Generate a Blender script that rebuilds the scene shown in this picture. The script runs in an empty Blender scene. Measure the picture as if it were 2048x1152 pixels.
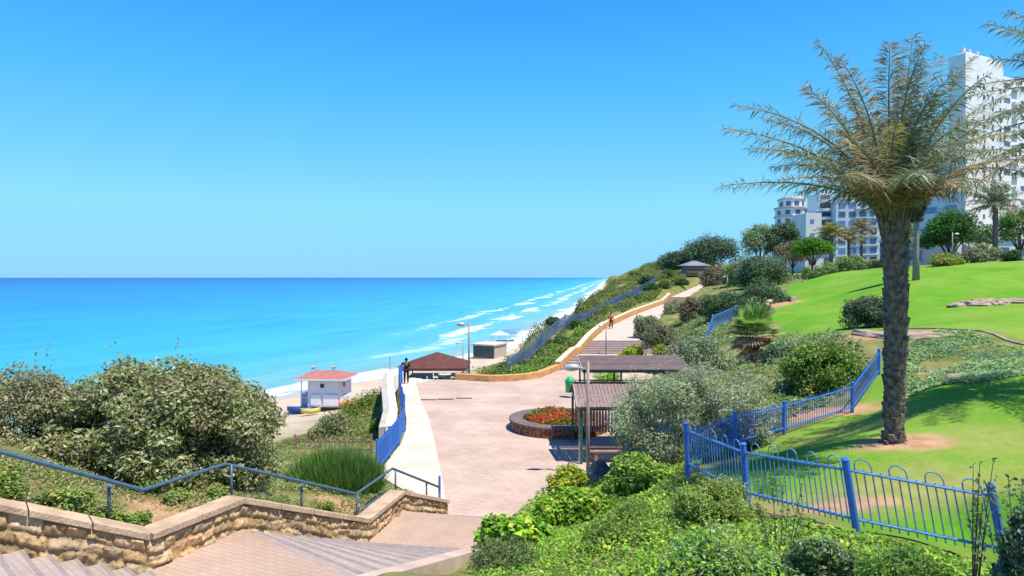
import bpy, bmesh, math, random
import numpy as np
from mathutils import Vector, Matrix, noise as mnoise

# ------------------------------------------------------------------ camera, sky, sun, exposure
S = bpy.context.scene
COL = S.collection
cam_d = bpy.data.cameras.new("camera"); cam = bpy.data.objects.new("camera", cam_d); COL.objects.link(cam)
cam.location = (0, 0, 0); cam.rotation_euler = (math.radians(90), 0, 0)
F = 1334.0; HY = 555.0
cam_d.sensor_width = 36; cam_d.lens = F / 2048 * 36; cam_d.shift_y = -(576 - HY) / 2048
cam_d.clip_start = 0.1; cam_d.clip_end = 90000
S.camera = cam
SUN_EL, SUN_AZ = 67.0, 128.0            # azimuth clockwise from the view direction (+Y)
w = bpy.data.worlds.new("World"); S.world = w; w.use_nodes = True
nt = w.node_tree; nt.nodes.clear()
out = nt.nodes.new('ShaderNodeOutputWorld'); bg = nt.nodes.new('ShaderNodeBackground')
sky = nt.nodes.new('ShaderNodeTexSky'); sky.sky_type = 'NISHITA'; sky.sun_disc = False
sky.sun_elevation = math.radians(SUN_EL); sky.sun_rotation = math.radians(SUN_AZ)
sky.altitude = 0; sky.air_density = 1.0; sky.dust_density = 0.3; sky.ozone_density = 2.5
hsv = nt.nodes.new('ShaderNodeHueSaturation'); hsv.inputs['Saturation'].default_value = 1.15
nt.links.new(sky.outputs[0], hsv.inputs['Color'])
# clear-air gradient by elevation, blended with the sky model
tcw = nt.nodes.new('ShaderNodeTexCoord'); sx = nt.nodes.new('ShaderNodeSeparateXYZ'); nt.links.new(tcw.outputs['Generated'], sx.inputs[0])
gr = nt.nodes.new('ShaderNodeValToRGB'); nt.links.new(sx.outputs['Z'], gr.inputs[0])
gr.color_ramp.elements[0].color = (.19, .565, .95, 1); gr.color_ramp.elements[1].color = (.008, .11, .50, 1)
for p_, c in [(.03, (.20, .60, .96)), (.10, (.23, .67, .98)), (.17, (.15, .58, .98)), (.26, (.075, .48, .98)), (.38, (.035, .33, .98)), (.6, (.015, .19, .75))]:
    e = gr.color_ramp.elements.new(p_); e.color = (*c, 1)
gm = nt.nodes.new('ShaderNodeVectorMath'); gm.operation = 'SCALE'; gm.inputs['Scale'].default_value = 5.2; nt.links.new(gr.outputs[0], gm.inputs[0])
wm = nt.nodes.new('ShaderNodeMix'); wm.data_type = 'RGBA'; wm.inputs['Factor'].default_value = .92
nt.links.new(hsv.outputs[0], wm.inputs['A']); nt.links.new(gm.outputs[0], wm.inputs['B']); nt.links.new(wm.outputs['Result'], bg.inputs['Color'])
bg.inputs['Strength'].default_value = 0.15
nt.links.new(bg.outputs[0], out.inputs['Surface'])
sd = bpy.data.lights.new("sun", 'SUN'); sd.energy = 5.0; sd.angle = math.radians(0.5); sd.color = (1, 0.915, 0.77)
so = bpy.data.objects.new("sun", sd); COL.objects.link(so)
_el, _az = math.radians(SUN_EL), math.radians(SUN_AZ)
SUNV = Vector((math.sin(_az) * math.cos(_el), math.cos(_az) * math.cos(_el), math.sin(_el)))
so.rotation_euler = SUNV.to_track_quat('Z', 'Y').to_euler()
S.view_settings.view_transform = 'Standard'; S.view_settings.look = 'None'
S.view_settings.exposure = 0.5; S.view_settings.gamma = 1.0

R = np.random.default_rng(7); random.seed(7)

def P(px, py, d):
    return ((px - 1024) / F * d, d, -(py - HY) / F * d)

# ------------------------------------------------------------------ materials
def principled(name, rough=0.8, spec=0.2):
    m = bpy.data.materials.new(name); m.use_nodes = True
    b = m.node_tree.nodes['Principled BSDF']
    b.inputs['Roughness'].default_value = rough
    b.inputs['Specular IOR Level'].default_value = spec
    return m, m.node_tree, b

def mat(name, col, col2=None, scale=4.0, rough=0.8, spec=0.2, bump=0.0, bscale=None, metal=0.0, detail=6, lo=0.35, hi=0.65):
    m, t, b = principled(name, rough, spec)
    b.inputs['Metallic'].default_value = metal
    tc = t.nodes.new('ShaderNodeTexCoord')
    n = t.nodes.new('ShaderNodeTexNoise'); n.inputs['Scale'].default_value = scale; n.inputs['Detail'].default_value = detail
    t.links.new(tc.outputs['Object'], n.inputs['Vector'])
    r = t.nodes.new('ShaderNodeValToRGB')
    c2 = col2 if col2 else tuple(c * 0.8 for c in col)
    r.color_ramp.elements[0].position = lo; r.color_ramp.elements[1].position = hi
    r.color_ramp.elements[0].color = (*c2, 1); r.color_ramp.elements[1].color = (*col, 1)
    t.links.new(n.outputs['Fac'], r.inputs[0]); t.links.new(r.outputs[0], b.inputs['Base Color'])
    if bump:
        n2 = t.nodes.new('ShaderNodeTexNoise'); n2.inputs['Scale'].default_value = bscale or scale * 3; n2.inputs['Detail'].default_value = 8
        t.links.new(tc.outputs['Object'], n2.inputs['Vector'])
        bp = t.nodes.new('ShaderNodeBump'); bp.inputs['Strength'].default_value = bump; bp.inputs['Distance'].default_value = 0.05
        t.links.new(n2.outputs['Fac'], bp.inputs['Height']); t.links.new(bp.outputs[0], b.inputs['Normal'])
    return m

def paver_mat(name, c1, c2, mortar, scale, bw=0.5, rh=0.25, rz=0.0, msize=0.012, blotch=None):
    m, t, b = principled(name, 0.85, 0.15)
    tc = t.nodes.new('ShaderNodeTexCoord'); mp = t.nodes.new('ShaderNodeMapping'); mp.inputs['Rotation'].default_value = (0, 0, rz)
    t.links.new(tc.outputs['Object'], mp.inputs['Vector'])
    br = t.nodes.new('ShaderNodeTexBrick'); br.inputs['Scale'].default_value = scale
    br.inputs['Color1'].default_value = (*c1, 1); br.inputs['Color2'].default_value = (*c2, 1); br.inputs['Mortar'].default_value = (*mortar, 1)
    br.inputs['Mortar Size'].default_value = msize; br.inputs['Brick Width'].default_value = bw; br.inputs['Row Height'].default_value = rh
    t.links.new(mp.outputs[0], br.inputs['Vector'])
    n = t.nodes.new('ShaderNodeTexNoise'); n.inputs['Scale'].default_value = 0.45; n.inputs['Detail'].default_value = 7; n.inputs['Roughness'].default_value = 0.65
    t.links.new(tc.outputs['Object'], n.inputs['Vector'])
    r = t.nodes.new('ShaderNodeValToRGB'); r.color_ramp.elements[0].position = 0.35; r.color_ramp.elements[1].position = 0.68
    bl = blotch or (0.86, 0.80, 0.76)
    r.color_ramp.elements[0].color = (*bl, 1); r.color_ramp.elements[1].color = (1.06, 1.04, 1.02, 1)
    t.links.new(n.outputs['Fac'], r.inputs[0])
    mx = t.nodes.new('ShaderNodeMix'); mx.data_type = 'RGBA'; mx.blend_type = 'MULTIPLY'; mx.inputs['Factor'].default_value = 1
    t.links.new(br.outputs['Color'], mx.inputs['A']); t.links.new(r.outputs[0], mx.inputs['B'])
    t.links.new(mx.outputs['Result'], b.inputs['Base Color'])
    return m

def foliage_mat():
    m = bpy.data.materials.new("foliage"); m.use_nodes = True; t = m.node_tree
    b = t.nodes['Principled BSDF']; o = t.nodes['Material Output']
    b.inputs['Roughness'].default_value = 0.5; b.inputs['Specular IOR Level'].default_value = 0.25
    a = t.nodes.new('ShaderNodeAttribute'); a.attribute_name = 'col'
    t.links.new(a.outputs['Color'], b.inputs['Base Color'])
    tr = t.nodes.new('ShaderNodeBsdfTranslucent'); t.links.new(a.outputs['Color'], tr.inputs['Color'])
    mx = t.nodes.new('ShaderNodeMixShader'); mx.inputs[0].default_value = 0.4
    t.links.new(b.outputs[0], mx.inputs[1]); t.links.new(tr.outputs[0], mx.inputs[2]); t.links.new(mx.outputs[0], o.inputs['Surface'])
    return m
FOL = foliage_mat()
BARK = mat("bark", (.16, .12, .09), (.08, .06, .05), 6, .95, .1, .6)

# ------------------------------------------------------------------ object helpers
def tag(o, label=None, cat=None, group=None, kind=None):
    if label: o['label'] = label
    if cat: o['category'] = cat
    if group: o['group'] = group
    if kind: o['kind'] = kind
    return o

def empty(name, loc, rz=0.0):
    o = bpy.data.objects.new(name, None); COL.objects.link(o); o.location = loc; o.rotation_euler = (0, 0, rz)
    o.empty_display_size = 0.3
    return o

def link_mesh(name, me, parent=None, m=None):
    o = bpy.data.objects.new(name, me); COL.objects.link(o)
    if m: me.materials.append(m)
    if parent: o.parent = parent
    return o

def np_mesh(name, V, Fc, C=None, parent=None, m=None, smooth=False, org=None):
    """mesh object from arrays: V (n,3), Fc (m,k), C per-vertex colours"""
    V = np.asarray(V, float)
    if org is not None: V = V - np.asarray(org, float)
    me = bpy.data.meshes.new(name); k = Fc.shape[1]
    me.vertices.add(len(V)); me.vertices.foreach_set('co', V.astype(np.float32).ravel())
    me.loops.add(Fc.size); me.loops.foreach_set('vertex_index', Fc.astype(np.int32).ravel())
    me.polygons.add(len(Fc)); me.polygons.foreach_set('loop_start', np.arange(0, Fc.size, k, dtype=np.int32))
    me.polygons.foreach_set('use_smooth', np.full(len(Fc), smooth, bool))
    if C is not None:
        a = me.attributes.new('col', 'FLOAT_COLOR', 'POINT')
        a.data.foreach_set('color', np.c_[C, np.ones(len(C))].astype(np.float32).ravel())
    me.update(calc_edges=True); me.validate()
    o = link_mesh(name, me, parent, m)
    if org is not None and parent is None: o.location = org
    return o

class MB:
    def __init__(s): s.v = []; s.f = []
    def add(s, vs, fs):
        n = len(s.v); s.v += [tuple(v) for v in vs]; s.f += [tuple(i + n for i in f) for f in fs]; return s
    def box(s, cx, cy, cz, sx, sy, sz, rz=0.0, top=1.0):
        c, sn = math.cos(rz), math.sin(rz); vs = []
        for k, (z, q) in enumerate(((-.5, 1), (.5, top))):
            for x, y in ((-.5, -.5), (.5, -.5), (.5, .5), (-.5, .5)):
                X, Y = x * sx * q, y * sy * q
                vs.append((cx + X * c - Y * sn, cy + X * sn + Y * c, cz + z * sz))
        return s.add(vs, [(3, 2, 1, 0), (4, 5, 6, 7), (0, 1, 5, 4), (1, 2, 6, 5), (2, 3, 7, 6), (3, 0, 4, 7)])
    def beam(s, p0, p1, w_, h_):
        p0, p1 = Vector(p0), Vector(p1); d = (p1 - p0).normalized()
        side = d.cross(Vector((0, 0, 1)))
        side = Vector((1, 0, 0)) if side.length < 1e-4 else side.normalized()
        up = side.cross(d).normalized(); vs = []
        for p in (p0, p1):
            for a, b_ in ((-1, -1), (1, -1), (1, 1), (-1, 1)):
                vs.append(p + side * (a * w_ / 2) + up * (b_ * h_ / 2))
        return s.add(vs, [(3, 2, 1, 0), (4, 5, 6, 7), (0, 1, 5, 4), (1, 2, 6, 5), (2, 3, 7, 6), (3, 0, 4, 7)])
    def tube(s, pts, r, n=6):
        pts = [Vector(p) for p in pts]; m_ = len(pts); rr = r if isinstance(r, (list, tuple)) else [r] * m_
        vs, fs = [], []
        for i, p in enumerate(pts):
            d = (pts[min(i + 1, m_ - 1)] - pts[max(i - 1, 0)]).normalized()
            ref = Vector((0, 0, 1)) if abs(d.z) < 0.9 else Vector((1, 0, 0))
            a = d.cross(ref).normalized(); b_ = a.cross(d)
            for k in range(n):
                q = 2 * math.pi * k / n; vs.append(p + (a * math.cos(q) + b_ * math.sin(q)) * rr[i])
        for i in range(m_ - 1):
            for k in range(n):
                fs.append((i * n + k, i * n + (k + 1) % n, (i + 1) * n + (k + 1) % n, (i + 1) * n + k))
        fs.append(tuple(range(n - 1, -1, -1))); fs.append(tuple((m_ - 1) * n + k for k in range(n)))
        return s.add(vs, fs)
    def lathe(s, prof, c=(0, 0, 0), n=24, sx=1.0, sy=1.0):
        vs, fs = [], []
        for r_, z in prof:
            for k in range(n):
                q = 2 * math.pi * k / n; vs.append((c[0] + r_ * sx * math.cos(q), c[1] + r_ * sy * math.sin(q), c[2] + z))
        for i in range(len(prof) - 1):
            for k in range(n):
                fs.append((i * n + k, i * n + (k + 1) % n, (i + 1) * n + (k + 1) % n, (i + 1) * n + k))
        return s.add(vs, fs)
    def prism(s, poly, z0, z1):
        n = len(poly)
        vs = [(x, y, z0) for x, y in poly] + [(x, y, z1) for x, y in poly]
        fs = [tuple(range(n - 1, -1, -1)), tuple(range(n, 2 * n))] + [(i, (i + 1) % n, n + (i + 1) % n, n + i) for i in range(n)]
        return s.add(vs, fs)
    def quadstrip(s, A, B):
        n = len(A); vs = list(A) + list(B)
        return s.add(vs, [(i, i + 1, n + i + 1, n + i) for i in range(n - 1)])
    def build(s, name, m, parent=None, smooth=False, bevel=0.0, org=None):
        me = bpy.data.meshes.new(name)
        vs = s.v if org is None else [(x - org[0], y - org[1], z - org[2]) for x, y, z in s.v]
        me.from_pydata(vs, [], s.f); me.update()
        bm = bmesh.new(); bm.from_mesh(me)
        bmesh.ops.recalc_face_normals(bm, faces=bm.faces)
        bm.to_mesh(me); bm.free()
        if smooth:
            for p in me.polygons: p.use_smooth = True
        o = link_mesh(name, me, parent, m)
        if org is not None and parent is None: o.location = org
        if bevel:
            b = o.modifiers.new('bevel', 'BEVEL'); b.width = bevel; b.segments = 2; b.limit_method = 'ANGLE'
        return o

def copy_tree(o, parent=None):
    c = o.copy(); COL.objects.link(c)
    if parent: c.parent = parent
    for ch in [x for x in bpy.data.objects if x.parent == o]: copy_tree(ch, c)
    return c

# ------------------------------------------------------------------ terrain shape
SHORE = [(-2600, -2000), (-110, -40), (-72, 8), (-46, 45), (-26.5, 71), (-17, 90), (-.5, 124), (12.5, 190), (29, 277), (120, 900), (420, 3000), (6000, 40000)]
def shore_x(Y):
    return np.interp(Y, [p[1] for p in SHORE], [p[0] for p in SHORE])

# stair edge points: wall side (plan) and right side (plan)
ZL1, ZL2, ZP = -4.75, -6.30, -7.20
SB, SC, SD, SE, SF = (-5.86, 10.8), (-5.10, 12.6), (-3.43, 15.86), (-2.95, 18.0), (-1.95, 20.2)
RB, RC, RD, RE, RF = (-3.55, 8.6), (-2.40, 10.4), (-0.70, 15.4), (-0.10, 17.3), (0.75, 19.8)
SA = (SB[0] - .77 * 4.0, SB[1] - .64 * 4.0); RA = (RB[0] - .77 * 4.0, RB[1] - .64 * 4.0); ZA = ZL1 + 12 * .155

PLAZA = [(-1.95, 20.2), (-4.9, 24.3), (-4.85, 26.7), (-4.8, 28.8), (-5.0, 31.5), (-5.4, 34.1), (-6.25, 38.4), (-7.45, 44.9), (-7.6, 47.3),
         (-3.9, 46.9), (-1.6, 46.0), (.34, 46.4), (2.1, 48.0), (3.2, 51), (3.8, 52), (13.2, 52), (13.0, 46), (10, 38), (8, 33), (6.8, 25.2), (4.2, 24.4),
         (2.6, 23.6), (1.5, 21.6), (.75, 19.8)]
PATHL = [(3.8, 52.0, -7.2), (5.3, 55.6, -6.5), (5.8, 56.6, -6.5), (7.2, 60, -5.65), (10.0, 72, -5.55), (15.5, 85, -4.8), (22.8, 100, -3.95), (24.6, 103, -3.0), (36.2, 130, -1.6), (45, 150, 0.2)]
PATHR = [(13.2, 52.0, -7.2), (12.9, 55.6, -6.5), (12.6, 56.6, -6.5), (11.4, 60, -5.65), (14.6, 72, -5.55), (19.4, 85, -4.8), (26.0, 100, -3.95), (27.6, 103, -3.0), (39, 130, -1.6), (48, 150, 0.2)]

CP = []
def cp(px, py, d): CP.append(P(px, py, d))
for q in [(0, 0, -2.1), (0, 5, -2.9), (3, 3, -2.4), (-4, 2, -2.3), (-9, 3, -2.2), (6, 4, -2.6), (-14, 6, -2.5), (12, 4, -2.2), (0, -15, -1.5), (-40, -20, -3), (30, -10, 1),
          (-3, 6.5, -3.7), (-2, 8.2, -4.3)]: CP.append(q)
for q in [(1000, 1075, 15.2), (930, 1140, 13.2), (1100, 1152, 10.6), (1300, 1152, 8.9), (1500, 1160, 8.2), (1640, 1120, 8.8), (1900, 1200, 7.2), (2003, 1128, 9.5), (1710, 1066, 10.1),
          (1490, 1012, 12.4), (1372, 952, 14.8), (1567, 872, 19), (1703, 826, 21), (1757, 748, 24), (1787, 884, 14), (1950, 765, 18), (2048, 805, 15.5), (1850, 1000, 11.5), (2048, 1000, 10),
          (1250, 1020, 16), (1150, 1040, 16.5), (1080, 1010, 20.8), (1870, 660, 29.5), (2048, 694, 25), (1960, 664, 28), (1740, 668, 30), (1950, 610, 38), (2048, 602, 38), (1832, 560, 50),
          (2048, 522, 60), (1900, 530, 62), (1700, 541, 75), (1600, 565, 80), (1540, 628, 48), (1560, 606, 55), (1660, 640, 40), (1690, 662, 33), (1500, 725, 34), (1640, 790, 25),
          (1450, 765, 27), (1380, 915, 20), (1260, 950, 23), (1180, 965, 23.5), (1300, 930, 21), (1420, 690, 45), (1500, 640, 52), (1440, 640, 60), (1330, 690, 60), (1400, 600, 85),
          (1480, 580, 88), (1540, 560, 100), (1450, 555, 130), (1400, 750, 40), (1350, 780, 38)]: cp(*q)
# left bank beside the stair wall
for q in [(-8.8, 8.8, -2.7), (-7.5, 9.8, -3.35), (-6.3, 11.1, -4.35), (-5.6, 13.0, -4.4), (-3.9, 16.2, -5.9), (-3.4, 18.3, -5.95), (-2.4, 20.6, -6.95), (-11, 13, -3.1), (-14, 12, -2.6),
          (-9, 15.5, -4.2), (-7, 14.8, -4.55), (-5.3, 17, -5.5), (-4.6, 19.5, -6.2), (-8, 20, -6.1), (-12, 20, -5.2), (-20, 16, -4.0), (-30, 10, -4.5), (-14, 26, -8.3), (-22, 24, -9.5), (-34, 26, -12.9),
          (-8.6, 27, -7.0), (-6.0, 26.5, -7.2), (-11, 34, -9.6), (-9, 40, -9.3), (-9.2, 47, -8.4), (-15, 45, -11.6), (-14, 52, -11.8), (-10, 52, -10.4), (-22, 50, -12.7), (-19, 62, -12.9),
          (-30, 48, -13), (-45, 30, -13), (-10, 70, -12.9), (-18, 75, -13.1), (-5, 60, -10.4), (-8.5, 58, -10.4), (-4, 66, -10.6), (0, 60, -9.8), (0, 75, -12.4), (-2, 100, -12.9), (2, 120, -12.8),
          (-3, 50, -8.2), (-0.5, 50, -7.4), (2.0, 53, -7.0)]: CP.append(q)
# slope left of the path: top rim and its foot
for q in [(950, 746, 50), (1000, 742, 50), (1060, 735, 52), (1100, 700, 60), (1130, 690, 62), (1160, 655, 70), (1030, 700, 60), (1090, 655, 72), (1200, 625, 80), (1150, 610, 95), (1260, 610, 92), (1230, 580, 110),
          (1310, 580, 112), (1290, 556, 135), (1240, 562, 140), (1350, 545, 150), (1330, 528, 172), (1420, 530, 180), (1540, 528, 170), (1640, 530, 150)]: cp(*q)
for q in [(4, 80, -12.6), (8, 95, -12.6), (12, 120, -12.4), (17, 150, -12.3), (28, 200, -12.2), (60, 210, 4), (100, 190, 5), (140, 190, 4), (180, 240, 5), (120, 120, 3.5), (90, 100, 2.2), (75, 75, 2.3), (60, 50, 1.0),
          (30, 22, -1.5), (70, 300, 3), (45, 300, -12), (140, 600, 3), (90, 600, -12), (400, 500, 8), (300, 1500, 4), (2000, 3000, 10), (60, 10, 0)]: CP.append(q)
CPA = np.array(CP)

def smooth(a, b, x):
    t = np.clip((x - a) / (b - a), 0, 1); return t * t * (3 - 2 * t)

def seg_dist(X, Y, ax, ay, bx, by):
    dx, dy = bx - ax, by - ay
    t = np.clip(((X - ax) * dx + (Y - ay) * dy) / (dx * dx + dy * dy), 0, 1)
    return np.hypot(X - ax - t * dx, Y - ay - t * dy), t

def poly_sd(X, Y, poly):
    """distance to polygon, negative inside"""
    d = np.full(X.shape, 1e9); ins = np.zeros(X.shape, bool); n = len(poly)
    for i in range(n):
        (ax, ay), (bx, by) = poly[i][:2], poly[(i + 1) % n][:2]
        q, _ = seg_dist(X, Y, ax, ay, bx, by); d = np.minimum(d, q)
        c = ((ay > Y) != (by > Y)) & (X < (bx - ax) * (Y - ay) / ((by - ay) if by != ay else 1e-9) + ax)
        ins ^= c
    return np.where(ins, -d, d)

def fbm(X, Y, sc, seed=0):
    """cheap smooth noise by sines"""
    r = np.random.default_rng(seed); o = np.zeros(np.shape(X))
    for k in range(6):
        a = r.uniform(0, 2 * np.pi); f = 1.9 ** (k * .6) / sc; ph = r.uniform(0, 9, 2)
        o = o + np.sin((X * np.cos(a) + Y * np.sin(a)) * f + ph[0] + 1.3 * np.sin((Y * np.cos(a) - X * np.sin(a)) * f * .7 + ph[1])) / 1.35 ** k
    return o / 3

def hill(X, Y):
    X = np.asarray(X, float).ravel(); Y = np.asarray(Y, float).ravel(); Z = np.empty(len(X))
    for i in range(0, len(X), 20000):
        x = X[i:i + 20000, None]; y = Y[i:i + 20000, None]
        dx = CPA[None, :, 0] - x; dy = CPA[None, :, 1] - y; r2 = dx * dx + dy * dy
        e2 = (0.25 + 0.012 * np.abs(y)) ** 2
        wt = 1 / (r2 + e2) ** 2
        W = wt.sum(1); sx = (wt * dx).sum(1); sy = (wt * dy).sum(1)
        xx = (wt * dx * dx).sum(1); yy = (wt * dy * dy).sum(1); xy = (wt * dx * dy).sum(1)
        z = CPA[None, :, 2]; sz = (wt * z).sum(1); xz = (wt * dx * z).sum(1); yz = (wt * dy * z).sum(1)
        rg = .18 * (xx + yy)
        A = np.stack([np.stack([W, sx, sy], -1), np.stack([sx, xx + rg, xy], -1), np.stack([sy, xy, yy + rg], -1)], -2)
        Bv = np.stack([sz, xz, yz], -1)[..., None]
        Z[i:i + 20000] = np.linalg.solve(A, Bv)[:, 0, 0]
    return Z

def quad_carve(X, Y, Z, quads, drop, marg):
    for q in quads:                     # (ax,ay,az),(bx,by,bz) left edge a->b ; right edge d->c
        a, b_, c, d = q
        m = (X > min(p[0] for p in q) - 3) & (X < max(p[0] for p in q) + 3) & (Y > min(p[1] for p in q) - 3) & (Y < max(p[1] for p in q) + 3)
        if not m.any(): continue
        x, y = X[m], Y[m]
        sdv = poly_sd(x, y, [p[:2] for p in q])
        A = np.array([[p[0], p[1], 1] for p in q]); k = np.linalg.lstsq(A, np.array([p[2] for p in q]), rcond=None)[0]
        zt = k[0] * x + k[1] * y + k[2] - drop
        wgt = 1 - smooth(0.0, marg, sdv)
        Z[m] = Z[m] * (1 - wgt) + zt * wgt
    return Z

STAIRQ = []
for (a, b_, za, zb) in ((SA, SB, ZA, ZL1), (SB, SC, ZL1, ZL1), (SC, SD, ZL1, ZL2), (SD, SE, ZL2, ZL2), (SE, SF, ZL2, ZP)):
    rmap = {SA: RA, SB: RB, SC: RC, SD: RD, SE: RE, SF: RF}
    STAIRQ.append(((*a, za), (*b_, zb), (*rmap[b_], zb), (*rmap[a], za)))
PATHQ = [(PATHL[i], PATHL[i + 1], PATHR[i + 1], PATHR[i]) for i in range(len(PATHL) - 1)]

def terr(X, Y):
    shp = np.shape(X); X = np.asarray(X, float).ravel(); Y = np.asarray(Y, float).ravel()
    Z = hill(X, Y)
    t = (shore_x(Y) - X) * .93
    beach = np.where(t > 0, -13.5 - .05 * np.minimum(t, 60), -13.5 + .035 * np.minimum(-t, 20))
    wb = smooth(-18, -2, t); Z = Z * (1 - wb) + beach * wb
    far = np.hypot(X, Y)
    Z += fbm(X, Y, 2.2, 3) * .05 * smooth(6, 20, far) * (1 - wb) + fbm(X, Y, 9, 4) * .25 * smooth(60, 120, far) * (1 - wb)
    Z = quad_carve(X, Y, Z, PATHQ, .10, 1.3)
    sdp = poly_sd(X, Y, PLAZA); wg = 1 - smooth(0, .9, sdp); Z = Z * (1 - wg) + (ZP - .08) * wg
    Z = quad_carve(X, Y, Z, STAIRQ, .30, .38)
    return Z.reshape(shp)

def tz(x, y): return float(terr(np.array([x]), np.array([y]))[0])
def G(px, d, dz=0.0):
    x = (px - 1024) / F * d; return (x, d, tz(x, d) + dz)

# terrain sheet
us = np.unique(np.concatenate([np.linspace(-3, -.62, 60), np.linspace(-.62, .9, 380), np.linspace(.9, 3, 60)]))
ys = np.concatenate([np.linspace(-60, 4, 24), np.linspace(4.3, 24, 130), np.geomspace(24.2, 220, 190), np.geomspace(224, 40000, 70)])
YY, UU = np.meshgrid(ys, us, indexing='ij'); XX = UU * (np.maximum(YY, 0) + 11)
ZZ = terr(XX, YY)
nr, nc = XX.shape
idx = np.arange(nr * nc).reshape(nr, nc)
TF = np.stack([idx[:-1, :-1], idx[:-1, 1:], idx[1:, 1:], idx[1:, :-1]], -1).reshape(-1, 4)
# ground cover zones
LAWN = [P(*q)[:2] for q in [(1720, 1068, 10.2), (1380, 950, 15.5), (1567, 872, 18.7), (1757, 760, 23.5), (1780, 690, 28), (1870, 662, 29.5), (2048, 700, 24.8)]] + [(35, 22), (25, 8), (9, 9.0), (7, 9.6)]
LAWN2 = [P(*q)[:2] for q in [(1690, 668, 33), (1870, 655, 30.5), (1960, 660, 28.8), (2048, 688, 25.8)]] + [(60, 30), (75, 60)] + [P(*q)[:2] for q in [(1960, 524, 64), (1800, 535, 70), (1600, 562, 82), (1545, 600, 62), (1510, 650, 44), (1600, 665, 37)]]
xs_, ys_ = XX.ravel(), YY.ravel()
edge = fbm(xs_, ys_, 1.5, 8) * .35
lawn = np.maximum(1 - smooth(-.4, .4, poly_sd(xs_, ys_, LAWN) + edge), 1 - smooth(-.5, .5, poly_sd(xs_, ys_, LAWN2) + edge))
tt = (shore_x(ys_) - xs_) * .93
sand = smooth(-11.6, -12.5, ZZ.ravel()) * smooth(70, 30, -tt)
dirt = np.zeros(len(xs_))
for (px, d, rx, ry) in [(1790, 14.0, 1.2, .7), (1850, 13.6, .8, .5), (1740, 30, 2.2, .7), (1800, 29, 2.2, .9), (1850, 27, 1.4, .5), (1900, 22, .9, .6), (1560, 55, 2.2, 2.0), (330, 13, .9, .8), (310, 12, .8, .5), (690, 17, 1.0, .5), (1640, 21.5, 2.2, .8), (1700, 11.6, 1.0, .5)]:
    cx = (px - 1024) / F * d
    dirt = np.maximum(dirt, 1 - smooth(.6, 1.15, np.hypot((xs_ - cx) / rx, (ys_ - d) / ry) + edge * .6))
for (px, d, rx, ry, v) in [(1760, 12.0, 3.6, 1.5, .42), (1960, 13.5, 2.5, 1.2, .3), (1700, 17.5, 2.0, 1.5, .25)]:
    dirt = np.maximum(dirt, v * (1 - smooth(.3, 1.2, np.hypot((xs_ - (px - 1024) / F * d) / rx, (ys_ - d) / ry) + edge)))
silver = 1 - smooth(-.3, .3, poly_sd(xs_, ys_, [P(*q)[:2] for q in [(1790, 790, 20), (1960, 770, 17.8), (2048, 735, 18.5)]] + [(22, 22)] + [P(*q)[:2] for q in [(2048, 700, 24.2), (1960, 668, 27), (1880, 668, 28.5), (1800, 690, 27)]]) + edge)
lawn = lawn * (1 - silver)
CC = np.stack([lawn, sand, dirt], -1)

def ground_mat():
    m, t, b = principled("ground", 0.95, 0.05)
    a = t.nodes.new('ShaderNodeAttribute'); a.attribute_name = 'col'
    sp = t.nodes.new('ShaderNodeSeparateColor'); t.links.new(a.outputs['Color'], sp.inputs[0])
    tc = t.nodes.new('ShaderNodeTexCoord')
    def ns(scale, det=8, r=.6):
        n = t.nodes.new('ShaderNodeTexNoise'); n.inputs['Scale'].default_value = scale; n.inputs['Detail'].default_value = det; n.inputs['Roughness'].default_value = r
        t.links.new(tc.outputs['Object'], n.inputs['Vector']); return n
    def ramp(n, *st):
        r = t.nodes.new('ShaderNodeValToRGB')
        while len(r.color_ramp.elements) < len(st): r.color_ramp.elements.new(.5)
        for e, (p_, c) in zip(r.color_ramp.elements, st): e.position = p_; e.color = (*c, 1)
        t.links.new(n.outputs['Fac'], r.inputs[0]); return r.outputs[0]
    def mix(fac, A, B):
        x = t.nodes.new('ShaderNodeMix'); x.data_type = 'RGBA'; t.links.new(fac, x.inputs['Factor']); t.links.new(A, x.inputs['A']); t.links.new(B, x.inputs['B']); return x.outputs['Result']
    scrub = ramp(ns(.8), (.3, (.08, .12, .03)), (.5, (.17, .19, .06)), (.7, (.33, .27, .14)))
    grass = ramp(ns(.35, 9, .7), (.3, (.075, .235, .015)), (.5, (.11, .295, .02)), (.72, (.18, .33, .045)))
    dry = ramp(ns(.16, 7, .65), (.42, (0, 0, 0)), (.72, (.55, .55, .55)))
    dcol = ramp(ns(3, 6), (.3, (.24, .31, .05)), (.7, (.34, .36, .11)))
    grass = mix(dry, grass, dcol)
    fine = ramp(ns(9, 10, .8), (.3, (.74, .78, .7)), (.7, (1.22, 1.18, 1.2)))
    fx = t.nodes.new('ShaderNodeMix'); fx.data_type = 'RGBA'; fx.blend_type = 'MULTIPLY'; fx.inputs['Factor'].default_value = 1
    t.links.new(grass, fx.inputs['A']); t.links.new(fine, fx.inputs['B']); grass = fx.outputs['Result']
    sandc = ramp(ns(.5), (.3, (.42, .35, .27)), (.7, (.54, .46, .36)))
    dirtc = ramp(ns(2.5), (.3, (.34, .20, .11)), (.7, (.52, .34, .20)))
    c = mix(sp.outputs[0], scrub, grass); c = mix(sp.outputs[1], c, sandc); c = mix(sp.outputs[2], c, dirtc)
    t.links.new(c, b.inputs['Base Color'])
    bp = t.nodes.new('ShaderNodeBump'); bp.inputs['Strength'].default_value = .5; bp.inputs['Distance'].default_value = .06
    n3 = ns(14, 10, .75); t.links.new(n3.outputs['Fac'], bp.inputs['Height']); t.links.new(bp.outputs[0], b.inputs['Normal'])
    return m
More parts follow.
